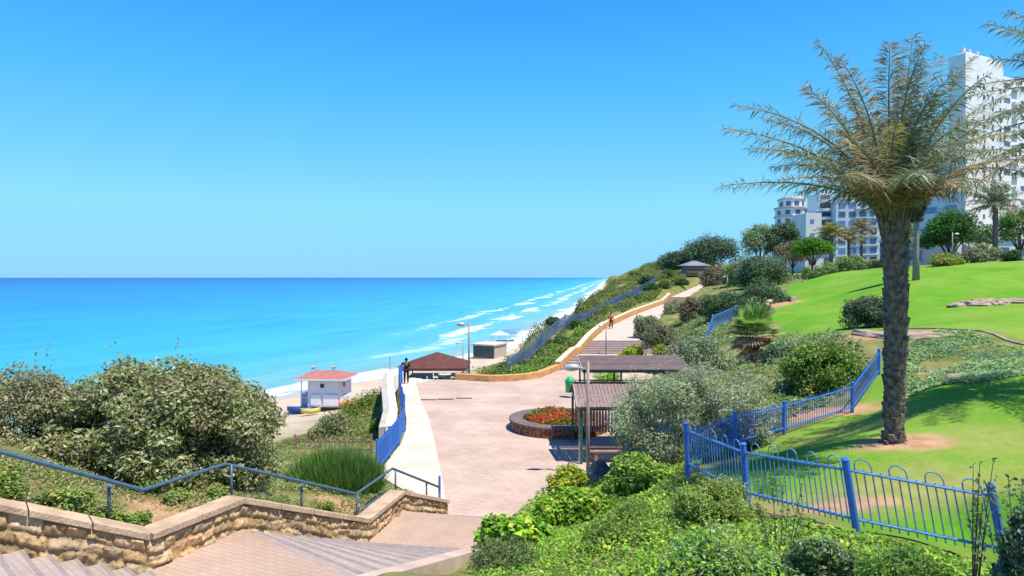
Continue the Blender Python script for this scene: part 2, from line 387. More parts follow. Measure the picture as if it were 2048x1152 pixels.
ground = np_mesh("ground", np.stack([xs_, ys_, ZZ.ravel()], -1), TF, CC, None, ground_mat(), True)
tag(ground, "hillside ground of bright lawn, scrub bank and pale beach sand", "ground", kind='structure')

# ------------------------------------------------------------------ sea
def sea():
    sy = np.concatenate([np.linspace(-2000, -60, 12), np.linspace(-40, 300, 110), np.geomspace(310, 40000, 40)])
    ts = np.concatenate([np.linspace(-6, 60, 60), np.geomspace(62, 60000, 90)])
    SY, TT = np.meshgrid(sy, ts, indexing='ij')
    X = shore_x(SY) - TT; Y = SY + TT * .12
    Z = np.full(X.shape, -13.5); n, m_ = X.shape; ix = np.arange(n * m_).reshape(n, m_)
    Fc = np.stack([ix[:-1, :-1], ix[1:, :-1], ix[1:, 1:], ix[:-1, 1:]], -1).reshape(-1, 4)
    m, t, b = principled("sea_water", 0.35, 0.06)
    tc = t.nodes.new('ShaderNodeTexCoord')
    a = t.nodes.new('ShaderNodeAttribute'); a.attribute_name = 'col'
    sp = t.nodes.new('ShaderNodeSeparateColor'); t.links.new(a.outputs['Color'], sp.inputs[0])
    def math_(op, A, B=None, v=0.0):
        q = t.nodes.new('ShaderNodeMath'); q.operation = op
        t.links.new(A, q.inputs[0])
        if B is not None: t.links.new(B, q.inputs[1])
        else: q.inputs[1].default_value = v
        return q.outputs[0]
    # shore coordinates in metres: s along, t offshore
    co = t.nodes.new('ShaderNodeCombineXYZ'); t.links.new(sp.outputs[0], co.inputs[0]); t.links.new(sp.outputs[1], co.inputs[1])
    def ns(sx, sy_, det=5, rough=.6, off=0.0):
        mp = t.nodes.new('ShaderNodeMapping'); mp.inputs['Scale'].default_value = (sx, sy_, 1); mp.inputs['Location'].default_value = (off, off, 0)
        t.links.new(co.outputs[0], mp.inputs['Vector'])
        n_ = t.nodes.new('ShaderNodeTexNoise'); n_.inputs['Scale'].default_value = 1; n_.inputs['Detail'].default_value = det; n_.inputs['Roughness'].default_value = rough
        t.links.new(mp.outputs[0], n_.inputs['Vector']); return n_.outputs['Fac']
    # colour of the water by depth (log of offshore distance) with drifting patches
    wob = math_('MULTIPLY', math_('SUBTRACT', ns(.012, .02, 6), None, .5), None, .55)
    lg = math_('LOGARITHM', math_('MAXIMUM', sp.outputs[1], None, 1.0), None, 10.0)
    lg = math_('MULTIPLY', math_('ADD', lg, wob), None, .25)
    r = t.nodes.new('ShaderNodeValToRGB'); t.links.new(lg, r.inputs[0])
    st = [(.0, (.46, .42, .35)), (.16, (.29, .40, .40)), (.28, (.13, .41, .46)), (.40, (.05, .375, .48)), (.50, (.025, .305, .49)), (.60, (.012, .22, .48)), (.72, (.006, .155, .42)), (.82, (.005, .10, .34)), (1.0, (.004, .055, .24))]
    while len(r.color_ramp.elements) < len(st): r.color_ramp.elements.new(.5)
    for e, (p_, c) in zip(r.color_ramp.elements, st): e.position = p_; e.color = (*c, 1)
    # dark reef patches
    rf = t.nodes.new('ShaderNodeValToRGB'); rf.color_ramp.elements[0].position = .60; rf.color_ramp.elements[1].position = .74
    rf.color_ramp.elements[0].color = (1, 1, 1, 1); rf.color_ramp.elements[1].color = (.50, .60, .78, 1)
    t.links.new(ns(.008, .05, 6, .65, 3.3), rf.inputs[0])
    mu = t.nodes.new('ShaderNodeMix'); mu.data_type = 'RGBA'; mu.blend_type = 'MULTIPLY'; mu.inputs['Factor'].default_value = 1
    t.links.new(r.outputs[0], mu.inputs['A']); t.links.new(rf.outputs[0], mu.inputs['B'])
    mo = t.nodes.new('ShaderNodeValToRGB'); mo.color_ramp.elements[0].position = .32; mo.color_ramp.elements[1].position = .68
    mo.color_ramp.elements[0].color = (.70, .80, .88, 1); mo.color_ramp.elements[1].color = (1.15, 1.08, 1.03, 1)
    t.links.new(ns(.018, .085, 8, .7, 9.1), mo.inputs[0])
    mu2 = t.nodes.new('ShaderNodeMix'); mu2.data_type = 'RGBA'; mu2.blend_type = 'MULTIPLY'; mu2.inputs['Factor'].default_value = 1
    t.links.new(mu.outputs['Result'], mu2.inputs['A']); t.links.new(mo.outputs[0], mu2.inputs['B']); mu = mu2
    # foam: breaker lines parallel to the shore, broken up along it
    td = math_('ADD', sp.outputs[1], math_('MULTIPLY', math_('SUBTRACT', ns(.018, .03, 5, .6, 7.0), None, .5), None, 26.0))
    wv = math_('SINE', math_('MULTIPLY', td, None, 2 * math.pi / 15.0))
    fine = ns(.22, .5, 8, .75, 1.0); broad = ns(.028, .06, 4, .6, 11.0)
    fo = math_('ADD', math_('ADD', math_('MULTIPLY', wv, None, .13), math_('MULTIPLY', fine, None, .55)), math_('MULTIPLY', broad, None, .85))
    near = t.nodes.new('ShaderNodeValToRGB'); t.links.new(math_('MULTIPLY', sp.outputs[1], None, .01), near.inputs[0])
    while len(near.color_ramp.elements) < 5: near.color_ramp.elements.new(.5)
    for e, (p_, v) in zip(near.color_ramp.elements, [(0, .22), (.05, .10), (.42, .09), (.62, -.0), (.75, 0.0)]): e.position = p_; e.color = (v, v, v, 1)
    fo = math_('ADD', fo, near.outputs[0])
    reach = t.nodes.new('ShaderNodeMapRange'); reach.inputs['From Min'].default_value = 95; reach.inputs['From Max'].default_value = 200; reach.inputs['To Min'].default_value = 11; reach.inputs['To Max'].default_value = 40
    t.links.new(sp.outputs[0], reach.inputs['Value'])
    lim = t.nodes.new('ShaderNodeMapRange'); lim.inputs['From Min'].default_value = -9; lim.inputs['From Max'].default_value = 9; lim.inputs['To Min'].default_value = 1; lim.inputs['To Max'].default_value = 0
    t.links.new(math_('SUBTRACT', td, reach.outputs[0]), lim.inputs['Value']); lim = lim.outputs[0]
    fr = t.nodes.new('ShaderNodeValToRGB'); fr.color_ramp.elements[0].position = .86; fr.color_ramp.elements[1].position = 1.06
    t.links.new(fo, fr.inputs[0])
    fm = math_('MULTIPLY', fr.outputs[0], lim)
    mx = t.nodes.new('ShaderNodeMix'); mx.data_type = 'RGBA'; t.links.new(fm, mx.inputs['Factor']); t.links.new(mu.outputs['Result'], mx.inputs['A']); mx.inputs['B'].default_value = (.74, .80, .82, 1)
    t.links.new(mx.outputs['Result'], b.inputs['Base Color'])
    rr = math_('ADD', math_('MULTIPLY', fm, None, .5), None, .28); t.links.new(rr, b.inputs['Roughness'])
    bp = t.nodes.new('ShaderNodeBump'); bp.inputs['Strength'].default_value = .6; bp.inputs['Distance'].default_value = 1.0
    t.links.new(ns(.10, .35, 8, .65, 5.0), bp.inputs['Height']); t.links.new(bp.outputs[0], b.inputs['Normal'])
    o = np_mesh("sea", np.stack([X.ravel(), Y.ravel(), Z.ravel()], -1), Fc, np.stack([SY.ravel(), TT.ravel(), np.zeros(X.size)], -1), None, m, True)
    tag(o, "turquoise sea deepening to dark blue at the horizon with white breakers", "sea", kind='structure')
sea()

# ------------------------------------------------------------------ foliage builders
def unit(a): return a / np.maximum(np.linalg.norm(a, axis=-1, keepdims=True), 1e-9)

def leaves(rng, pos, nrm, size, wid, cols):
    n = len(pos)
    t = unit(np.cross(nrm, unit(rng.normal(size=(n, 3))))); s = np.cross(nrm, t)
    L = (size * rng.uniform(.6, 1.35, n))[:, None]; Wd = L * wid
    fold = nrm * L * .12
    V = np.stack([pos - t * L * .5, pos + s * Wd * .5 + fold, pos + t * L * .5, pos - s * Wd * .5 + fold], 1).reshape(-1, 3)
    Fc = np.arange(4 * n).reshape(n, 4)
    return V, Fc, np.repeat(cols, 4, 0)

def pick(rng, pal, n, tint=None, var=.28):
    pal = np.array(pal); c = pal[rng.integers(0, len(pal), n)]
    c = c * rng.uniform(1 - var, 1 + var, (n, 1))
    if tint is not None: c = c * tint
    return np.clip(c, 0, .9)

def clump_cloud(rng, C, Rr, n, size, wid, pal, up=.55, shell=3.6, var=.3):
    """n leaves spread through clumps with centres C (K,3), radii Rr (K,3)"""
    K = len(C); wts = (Rr[:, 0] * Rr[:, 1]); wts[-1] *= .85; wts = wts / wts.sum()
    k = rng.choice(K, n, p=wts); d = unit(rng.normal(size=(n, 3)))
    rad = rng.uniform(0, 1, n) ** (1 / shell)
    pos = C[k] + d * Rr[k] * rad[:, None] * rng.uniform(.85, 1.12, (n, 1))
    nrm = unit(d * .6 + np.array([0, 0, up]) + rng.normal(size=(n, 3)) * .55)
    tint = rng.uniform(.7, 1.28, (K, 3)); tint = tint.mean(1, keepdims=True) * .75 + tint * .25
    return leaves(rng, pos, nrm, size, wid, pick(rng, pal, n, tint[k], var))

def crown_clumps(rng, c, rx, ry, rz, K, base_flat=.25, rel=.36):
    c = np.array(c); d = unit(rng.normal(size=(K, 3))); d[:, 2] = np.where(d[:, 2] < -base_flat, -d[:, 2] * rng.uniform(.1, 1, K), d[:, 2])
    rr = np.array([rx, ry, rz]); q = rng.uniform(.74, 1.0, (K, 1)) * (1 - rel * .8)
    C = c + d * rr * q; m_ = min(rx, ry, rz * 1.3)
    r0 = (m_ * rel * rng.uniform(.6, 1.25, (K, 1))) * np.array([[1.1, 1.1, .85]])
    C = np.vstack([C, c[None]]); r0 = np.vstack([r0, rr[None] * .62])
    return C, r0

def shrub(name, label, cat, px, ytop, ybase, wpx, d, pal, n, size, wid=.5, K=46, depth=.8, group=None, up=.45, seed=None, rel=.36, sprig=0):
    """rounded shrub standing at depth d, centred on the ground below px"""
    rng = np.random.default_rng(seed if seed is not None else int(px * 7 + ytop))
    x, y, zb = P(px, ybase, d); zg = tz(x, y); zb = min(zb, zg) if zb > zg else zb
    H = -(ytop - HY) / F * d - zb; rx = wpx / 2 / F * d; ry = rx * depth
    c = (0, 0, H * .42); C, Rr = crown_clumps(rng, c, rx * .98, ry, H * .58, K, base_flat=.75, rel=rel)
    V, Fc, Cc = clump_cloud(rng, C, Rr, n, size, wid, pal, up)
    keep = V[:, 2].reshape(-1, 4).min(1) > -.35
    V = V.reshape(-1, 4, 3)[keep].reshape(-1, 3); Cc = Cc.reshape(-1, 4, 3)[keep].reshape(-1, 3); Fc = np.arange(len(V)).reshape(-1, 4)
    if sprig:
        sp = []
        for k in range(sprig):
            a = rng.uniform(0, 2 * np.pi); el = rng.uniform(.5, 1.4); q = np.array([rx * math.cos(a) * math.cos(el), ry * math.sin(a) * math.cos(el), H * .42 + H * .58 * math.sin(el)])
            for j in range(9): sp.append(q * np.array([1, 1, 1]) + np.array([math.cos(a) * .25, math.sin(a) * .25, 1]) * (j - 2) * size * .55 + rng.normal(size=3) * size * .25)
        sp = np.array(sp); v2, f2, c2 = leaves(rng, sp, unit(rng.normal(size=sp.shape) + [0, 0, .6]), size * .8, wid, pick(rng, pal, len(sp)))
        Fc = np.vstack([Fc, f2 + len(V)]); V = np.vstack([V, v2]); Cc = np.vstack([Cc, c2])
    o = np_mesh(name, V, Fc, Cc, None, FOL); o.location = (x, y, zb)
    if n >= 7000 and d < 30:
        st = MB(); ns_ = int(10 + rx * 5)
        for k in range(ns_):
            a = rng.uniform(0, 2 * np.pi); q = rng.uniform(.35, .82); el = rng.uniform(.25, 1.35)
            e = Vector((rx * q * math.cos(a) * math.cos(el), ry * q * math.sin(a) * math.cos(el), H * .4 + H * .6 * math.sin(el) * q)); b0 = Vector((rx * .25 * math.cos(a), ry * .25 * math.sin(a), -.25)); md = b0.lerp(e, .5) + Vector((0, 0, -.08 * H)); r0 = .012 + .008 * d / 15
            st.tube([b0, md, e], [r0 * 1.6, r0, r0 * .3], 5)
            for j in range(3):
                m2 = md.lerp(e, rng.uniform(.2, .9)); st.tube([m2, m2 + Vector(tuple(rng.normal(size=3) * .08 * rx + np.array([0, 0, .06 * H])))], [r0 * .5, r0 * .2], 4)
        st.build("stems", BARK, o)
    tag(o, label, cat, group)
    return o

OLIVE = [(.27, .30, .12), (.38, .40, .21), (.16, .20, .07), (.54, .55, .37), (.31, .31, .09)]
GREY = [(.37, .43, .26), (.46, .51, .36), (.28, .35, .18), (.52, .56, .42), (.33, .42, .15)]
BRIGHT = [(.20, .45, .03), (.32, .57, .05), (.14, .34, .03), (.47, .58, .08), (.25, .51, .06)]
LIME = [(.30, .45, .03), (.42, .50, .05), (.22, .38, .04), (.50, .50, .08)]
MID = [(.13, .28, .06), (.20, .35, .08), (.09, .20, .04), (.27, .39, .12)]
DARK = [(.06, .13, .05), (.09, .18, .07), (.13, .23, .09), (.05, .09, .04)]
SAGE = [(.24, .35, .16), (.32, .42, .23), (.17, .27, .11), (.40, .48, .28)]
PINE = [(.08, .15, .08), (.12, .21, .11), (.17, .25, .14)]
BROWN = [(.28, .20, .13), (.34, .26, .18), (.20, .17, .10), (.24, .26, .13)]
SILV = [(.36, .44, .26), (.48, .52, .40), (.28, .42, .13), (.24, .40, .09), (.32, .46, .14)]
TAN = [(.34, .26, .14), (.42, .34, .20), (.26, .22, .10)]

def trunk_mb(pts, rr, n=9):
    return MB().tube(pts, rr, n)

def tree(name, label, px, ytop, ybase, wpx, d, pal, n, size, trunk_frac=.35, cat='tree', group=None, flat=.5, bark=None, zc=None, seed=None, K=60, lean=0.0):
    rng = np.random.default_rng(seed if seed is not None else int(px * 3 + ytop))
    x, y, z = P(px, ybase, d); z = min(z, tz(x, y) - .05)
    H = -(ytop - HY) / F * d - z; rx = wpx / 2 / F * d
    root = empty(name, (x, y, z)); tag(root, label, cat, group)
    hc = H * trunk_frac; cz = hc + (H - hc) * .48; rz = (H - hc) * .55
    tr = MB(); r0 = max(.08, H * .025)
    tr.tube([(0, 0, -.3), (lean * .3, 0, hc * .5), (lean, 0, hc), (lean, 0, cz)], [r0 * 1.25, r0, r0 * .8, r0 * .4], 9)
    for k in range(6):
        a = k * 1.047 + rng.uniform(-.3, .3); q = rng.uniform(.45, .75)
        tr.tube([(lean * .8, 0, hc * .8), (lean + rx * q * .5 * math.cos(a), rx * q * .5 * math.sin(a), hc + (cz - hc) * .6), (lean + rx * q * math.cos(a), rx * q * math.sin(a), cz + rz * .15)], [r0 * .55, r0 * .35, r0 * .15], 6)
    tr.build('trunk', bark or BARK, root, True)
    C, Rr = crown_clumps(rng, (lean, 0, cz), rx * .98, rx * .9, rz, K, base_flat=flat, rel=.3)
    Rr[-1] *= .8
    V, Fc, Cc = clump_cloud(rng, C, Rr, n, size, .6, pal)
    np_mesh('crown', V, Fc, Cc, root, FOL)
    return root


# ------------------------------------------------------------------ paving: plaza, kerb strip, stairs, path
PAV = paver_mat("plaza_paving", (.53, .42, .35), (.505, .395, .33), (.38, .29, .245), 1.0, .6, .3, .42, .010, (.76, .72, .70))
STRIP = mat("pale_paving", (.64, .55, .46), (.54, .45, .37), .8, .85, .15, .15, 20)
STEPM = paver_mat("step_paving", (.40, .345, .325), (.36, .315, .30), (.30, .26, .25), 1.0, .2, .1, .7, .008)
LAND = paver_mat("landing_paving", (.475, .355, .285), (.445, .335, .27), (.36, .27, .215), 1.0, .24, .12, .42, .008, (.80, .75, .72))
UPSTEP = mat("upper_step_stone", (.36, .285, .27), (.29, .225, .215), 3, .9, .1, .2)

def sheet(name, poly, z, m, label, cat, subdiv=False):
    mb = MB(); mb.add([(x, y, z) for x, y in poly], [tuple(range(len(poly)))])
    o = mb.build(name, m); tag(o, label, cat, kind='structure'); return o
plz = sheet("plaza", PLAZA, ZP, PAV, "pinkish paved plaza at the foot of the stairs", "plaza")
stripL = [(-4.9, 24.3), (-4.85, 26.7), (-4.8, 28.8), (-5.0, 31.5), (-5.4, 34.1), (-6.25, 38.4), (-7.45, 44.9), (-7.6, 47.3)]
stripR = [(-1.95, 20.25), (-2.45, 23.6), (-2.85, 26.0), (-3.54, 30.1), (-4.3, 34.3), (-5.2, 38.4), (-5.85, 41.8), (-6.5, 45.2), (-5.4, 47.0)]
sp_ = MB(); sp_.add([(x, y, ZP + .012) for x, y in stripL[::-1] + stripR], [tuple(range(len(stripL) + len(stripR)))])
tag(sp_.build("pavement", STRIP), "pale concrete pavement strip between plaza and blue fence", "pavement", kind='structure')

def lerp(a, b_, t): return tuple(a[i] + (b_[i] - a[i]) * t for i in range(len(a)))
def flight(mb, w0, w1, r0, r1, z0, z1, n):
    """solid descending steps; nosings at fractions of wall/right edges"""
    for k in range(n):
        a, b_ = k / n, (k + 1) / n; z = z0 + (z1 - z0) * (k + 1) / n if k < n else z1
        q = [lerp(w0, w1, a), lerp(r0, r1, a), lerp(r0, r1, b_), lerp(w0, w1, b_)]
        mb.prism(q, z - .5, z)
sb = MB()
flight(sb, SA, SB, RA, RB, ZA, ZL1 + 0.004, 12)
flight(sb, SC, SD, RC, RD, ZL1, ZL2 + .004, 10)
flight(sb, SE, SF, RE, RF, ZL2, ZP + .006, 6)
tag(sb.build("stairs", STEPM, bevel=.008), "grey paved steps descending beside the rough stone wall", "stairs", kind='structure')
nb = MB()
for (w0, w1, r0, r1, z0, z1, n) in ((SA, SB, RA, RB, ZA, ZL1 + .004, 12), (SC, SD, RC, RD, ZL1, ZL2 + .004, 10), (SE, SF, RE, RF, ZL2, ZP + .006, 6)):
    for k in range(n):
        z = z0 + (z1 - z0) * (k + 1) / n + .003; b_ = (k + 1) / n; a = b_ - .14 / n
        nb.prism([lerp(w0, w1, a), lerp(r0, r1, a), lerp(r0, r1, b_ + .03 / n), lerp(w0, w1, b_ + .03 / n)], z - .03, z)
nb.build("nosing", mat("step_nosing", (.30, .26, .25), (.23, .20, .20), 5, .9, .1, .2), bpy.data.objects["stairs"])
lb = MB(); lb.prism([SB, RB, RC, SC], ZL1 - .5, ZL1); lb.prism([SD, RD, RE, SE], ZL2 - .5, ZL2)
tag(lb.build("landing", LAND), "pinkish paved landings between the grey flights of steps", "landing", kind='structure')
# kerb right of the stairs
KERB = mat("kerb_concrete", (.54, .43, .36), (.42, .33, .27), 1.6, .9, .1, .3)
kb = MB(); KP = [(*RB, ZL1 + .12), (*RC, ZL1 + .12), (*RD, ZL2 + .16), (*RE, ZL2 + .12), (.45, 18.6, -6.75), (1.25, 20.2, -7.05), (1.75, 21.6, -7.08)]
def ribbon_wall(mb, pts, wid, hgt, side=1):
    """wall following 3-D points (its top), wid to the given side, hgt down"""
    n = len(pts); L, Rt = [], []
    for i, p in enumerate(pts):
        a = Vector(pts[max(i - 1, 0)]); b_ = Vector(pts[min(i + 1, n - 1)]); d = (b_ - a); d.z = 0; d.normalize()
        nrm = Vector((d.y, -d.x, 0)) * side
        L.append(Vector(p)); Rt.append(Vector(p) + nrm * wid)
    dn = Vector((0, 0, hgt))
    vs = L + Rt + [q - dn for q in Rt] + [q - dn for q in L]
    fs = []
    for i in range(n - 1):
        for k in range(4): fs.append((k * n + i, k * n + i + 1, ((k + 1) % 4) * n + i + 1, ((k + 1) % 4) * n + i))
    fs.append((0, n, 2 * n, 3 * n)); fs.append((n - 1, 2 * n - 1, 3 * n - 1, 4 * n - 1)[::-1])
    mb.add(vs, fs)
ribbon_wall(kb, KP, .32, .6)
tag(kb.build("kerb", KERB, bevel=.02), "pale pinkish kerb curving down beside the right edge of the stairs", "kerb", kind='structure')

# path and its wide steps
pm = MB()
for i in range(3, len(PATHL) - 1):
    if i == 6: continue
    pm.add([PATHL[i], PATHR[i], PATHR[i + 1], PATHL[i + 1]], [(0, 1, 2, 3)])
pm.add([PATHL[1], PATHR[1], PATHR[2], PATHL[2]], [(0, 1, 2, 3)])
tag(pm.build("path", mat("path_paving", (.55, .455, .40), (.48, .39, .335), .7, .85, .15, .1, 15)), "pale paved path climbing the hillside beside the orange wall", "path", kind='structure')
us_ = MB()
def up_flight(i, n):
    a, b_, c, d = PATHL[i], PATHL[i + 1], PATHR[i + 1], PATHR[i]
    for k in range(n):
        t0, t1 = k / n, (k + 1) / n
        q = [lerp(a, b_, t0), lerp(d, c, t0), lerp(d, c, t1), lerp(a, b_, t1)]; z = a[2] + (b_[2] - a[2]) * (k + 1) / n
        us_.prism([p[:2] for p in q], z - .6, z + .002)
        e0, e1 = lerp(a, b_, t0), lerp(d, c, t0)
up_flight(0, 5); up_flight(2, 6); up_flight(6, 6)
tag(us_.build("steps", UPSTEP, bevel=.015), "broad mauve stone steps climbing from the plaza to the path", "steps", kind='structure')

# ------------------------------------------------------------------ rough stone wall beside the stairs
def stone_wall():
    base = [(*SA, ZA), (*SB, ZL1), (*SC, ZL1), (*SD, ZL2), (*SE, ZL2), (*SF, ZP)]
    hts = [.52, .50, .48, .46, .44, .36]
    root = empty("stone_wall", (*SC, ZL1)); o3 = Vector((*SC, ZL1))
    tag(root, "low rough tan stone wall with pale coping zigzagging down the left side of the stairs", "wall")
    # sample along
    S_ = []
    for i in range(5):
        L = math.dist(base[i][:2], base[i + 1][:2]); n = max(2, int(L / .022))
        for k in range(n): S_.append((*lerp(base[i], base[i + 1], k / n), hts[i] + (hts[i + 1] - hts[i]) * k / n))
    S_.append((*base[-1], hts[-1])); S_ = np.array(S_)
    arc = np.r_[0, np.cumsum(np.hypot(np.diff(S_[:, 0]), np.diff(S_[:, 1])))]
    d = np.gradient(S_[:, :2], axis=0); d = unit(d); nx, ny = d[:, 1], -d[:, 0]
    NV = 26; v = np.linspace(0, 1, NV)
    A, Vv = np.meshgrid(arc, v, indexing='ij')
    rows = 4; Vw = np.clip(Vv + .10 * np.sin(A * 3.1 + 1.0) * Vv * (1 - Vv) * 2 + .06 * np.sin(A * 7.7) * Vv * (1 - Vv) * 2, 0, .9999)
    row = np.minimum((Vw * rows).astype(int), rows - 1); fr = Vw * rows - row
    ln = .34
    rj = np.random.default_rng(5)
    off = np.array([0, .16, .07, .21])[row]; u_ = (A + off + .07 * np.sin(A * 4.3 + row * 2.1) + (fr - .5) * .05 * np.sin(A * 2.9 + row)) / ln
    ci = np.floor(u_).astype(int); fu = u_ - ci
    jit = rj.uniform(-.16, .16, (rows, ci.max() + 3)); fu2 = fu
    bulge = rj.uniform(.02, .055, (rows, ci.max() + 3))[row, ci]
    tilt = rj.uniform(-.07, .07, (rows, ci.max() + 3))[row, ci]; tilt2 = rj.uniform(-.09, .09, (rows, ci.max() + 3))[row, ci]
    ed = np.minimum(np.minimum(fu, 1 - fu) * ln, np.minimum(fr, 1 - fr) * .12)
    pil = smooth(0, .026, ed)
    nz = np.zeros(A.shape)
    for i in range(A.shape[0]):
        for j in range(NV):
            q = Vector((A[i, j] * 9, Vv[i, j] * 4.5, 0)); nz[i, j] = mnoise.fractal(q * 1.7, .8, 2.1, 5) * .8 + mnoise.noise(q * .7) * .5
    disp = pil * (bulge + tilt * (fu - .5) + tilt2 * (fr - .5)) + pil * nz * .042 - .012
    X = S_[:, 0, None] + nx[:, None] * disp; Y = S_[:, 1, None] + ny[:, None] * disp
    Zb = S_[:, 2, None] + (-.35) * (1 - Vv) + (S_[:, 3, None]) * Vv
    V = np.stack([X, Y, Zb], -1).reshape(-1, 3) - np.array(o3)
    n_, m_ = A.shape; ix = np.arange(n_ * m_).reshape(n_, m_)
    Fc = np.stack([ix[:-1, :-1], ix[1:, :-1], ix[1:, 1:], ix[:-1, 1:]], -1).reshape(-1, 4)
    tone = rj.uniform(.6, 1.25, (rows, ci.max() + 3))[row, ci]; hue = rj.uniform(0, 1, (rows, ci.max() + 3))[row, ci]
    c = np.stack([.52 * tone, (.345 + .06 * hue) * tone, (.17 + .09 * hue) * tone], -1) * (.62 + .38 * pil[..., None]) * (1 + .35 * nz[..., None])
    m, t, b = principled("rough_stone", .95, .1)
    a = t.nodes.new('ShaderNodeAttribute'); a.attribute_name = 'col'
    tc = t.nodes.new('ShaderNodeTexCoord'); nn = t.nodes.new('ShaderNodeTexNoise'); nn.inputs['Scale'].default_value = 18; nn.inputs['Detail'].default_value = 8; t.links.new(tc.outputs['Object'], nn.inputs['Vector'])
    bp = t.nodes.new('ShaderNodeBump'); bp.inputs['Strength'].default_value = .8; bp.inputs['Distance'].default_value = .03
    t.links.new(nn.outputs['Fac'], bp.inputs['Height']); t.links.new(bp.outputs[0], b.inputs['Normal']); t.links.new(a.outputs['Color'], b.inputs['Base Color'])
    np_mesh("stonework", V, Fc, np.clip(c, .02, .8).reshape(-1, 3), root, m, True)
    # coping slabs
    cpm = mat("coping_stone", (.55, .42, .30), (.40, .29, .20), 2.2, .9, .1, .5, 22)
    cb = MB()
    for i in range(5):
        a, b_ = Vector((*base[i][:2], base[i][2] + hts[i])), Vector((*base[i + 1][:2], base[i + 1][2] + hts[i + 1]))
        n = max(1, int((b_ - a).length / .8))
        dd = (b_ - a); dd.z = 0; dd.normalize(); nr_ = Vector((dd.y, -dd.x, 0))
        for k in range(n):
            p0 = a.lerp(b_, k / n + .002); p1 = a.lerp(b_, (k + 1) / n - .002)
            vs = []
            for z in (.0, .115):
                for p, s_ in ((p0, .075), (p1, .075), (p1, -.36), (p0, -.36)): vs.append(p + nr_ * s_ + Vector((0, 0, z + .002)))
            cb.add([q - o3 for q in vs], [(3, 2, 1, 0), (4, 5, 6, 7), (0, 1, 5, 4), (1, 2, 6, 5), (2, 3, 7, 6), (3, 0, 4, 7)])
    cb.build("coping", cpm, root, bevel=.012)
    # back of the wall
    bb = MB()
    for i in range(5):
        a, b_ = Vector(base[i]), Vector(base[i + 1]); dd = (b_ - a); dd.z = 0; dd.normalize(); nr_ = Vector((dd.y, -dd.x, 0))
        A0, B0 = a - nr_ * .33 - o3, b_ - nr_ * .33 - o3
        A1, B1 = a - nr_ * .03 - o3, b_ - nr_ * .03 - o3
        h0, h1 = Vector((0, 0, hts[i])), Vector((0, 0, hts[i + 1])); dn = Vector((0, 0, .5))
        bb.add([A0 - dn, B0 - dn, B1 - dn, A1 - dn, A0 + h0, B0 + h1, B1 + h1, A1 + h0], [(3, 2, 1, 0), (4, 5, 6, 7), (0, 1, 5, 4), (1, 2, 6, 5), (2, 3, 7, 6), (3, 0, 4, 7)])
    bb.build("wall_core", cpm, root)
stone_wall()

# handrail
BLUEGREY = mat("rail_paint", (.055, .13, .21), (.05, .085, .12), 11, .4, .5, .2, 40, detail=10, lo=.32, hi=.5)
BLUE = mat("blue_paint", (.03, .16, .60), (.06, .13, .36), 14, .42, .45, .25, 40, detail=10, lo=.30, hi=.5)
BLUE2 = mat("faded_blue_paint", (.10, .29, .62), (.10, .16, .32), 12, .45, .45, .25, 40, detail=10, lo=.30, hi=.52)
def handrail():
    rp = [P(-260, 838, 8.6), P(0, 903, 9.7), P(285, 980, 11.0), P(450, 928, 12.95), P(712, 988, 16.1), P(785, 937, 18.4), P(880, 975, 20.35)]
    o = Vector(rp[2]); root = empty("handrail", o); tag(root, "dark blue-grey metal handrail on posts along the stone wall", "handrail")
    L = lambda p: Vector(p) - o
    MB().tube([L(p) for p in rp], .034, 8).build("rail", BLUEGREY, root, True)
    for px, py0, py1, d in [(218, 962, 1015, 10.75), (463, 930, 1003, 13.05), (603, 963, 1026, 14.75), (714, 988, 1036, 16.1), (791, 940, 984, 18.5), (853, 964, 990, 19.8)]:
        a, b_ = P(px, py0, d), P(px, py1 + 12, d)
        MB().tube([L(b_), L(a)], .026, 8).build("post", BLUEGREY, root, True)
    MB().tube([L(P(718, 1022, 16.1)), L(P(767, 987, 17.8))], .022, 6).build("lower_rail", BLUEGREY, root, True)
    MB().box(*(L(P(879, 976, 20.4))), .07, .07, .75).build("end_post", BLUE2, root)
handrail()

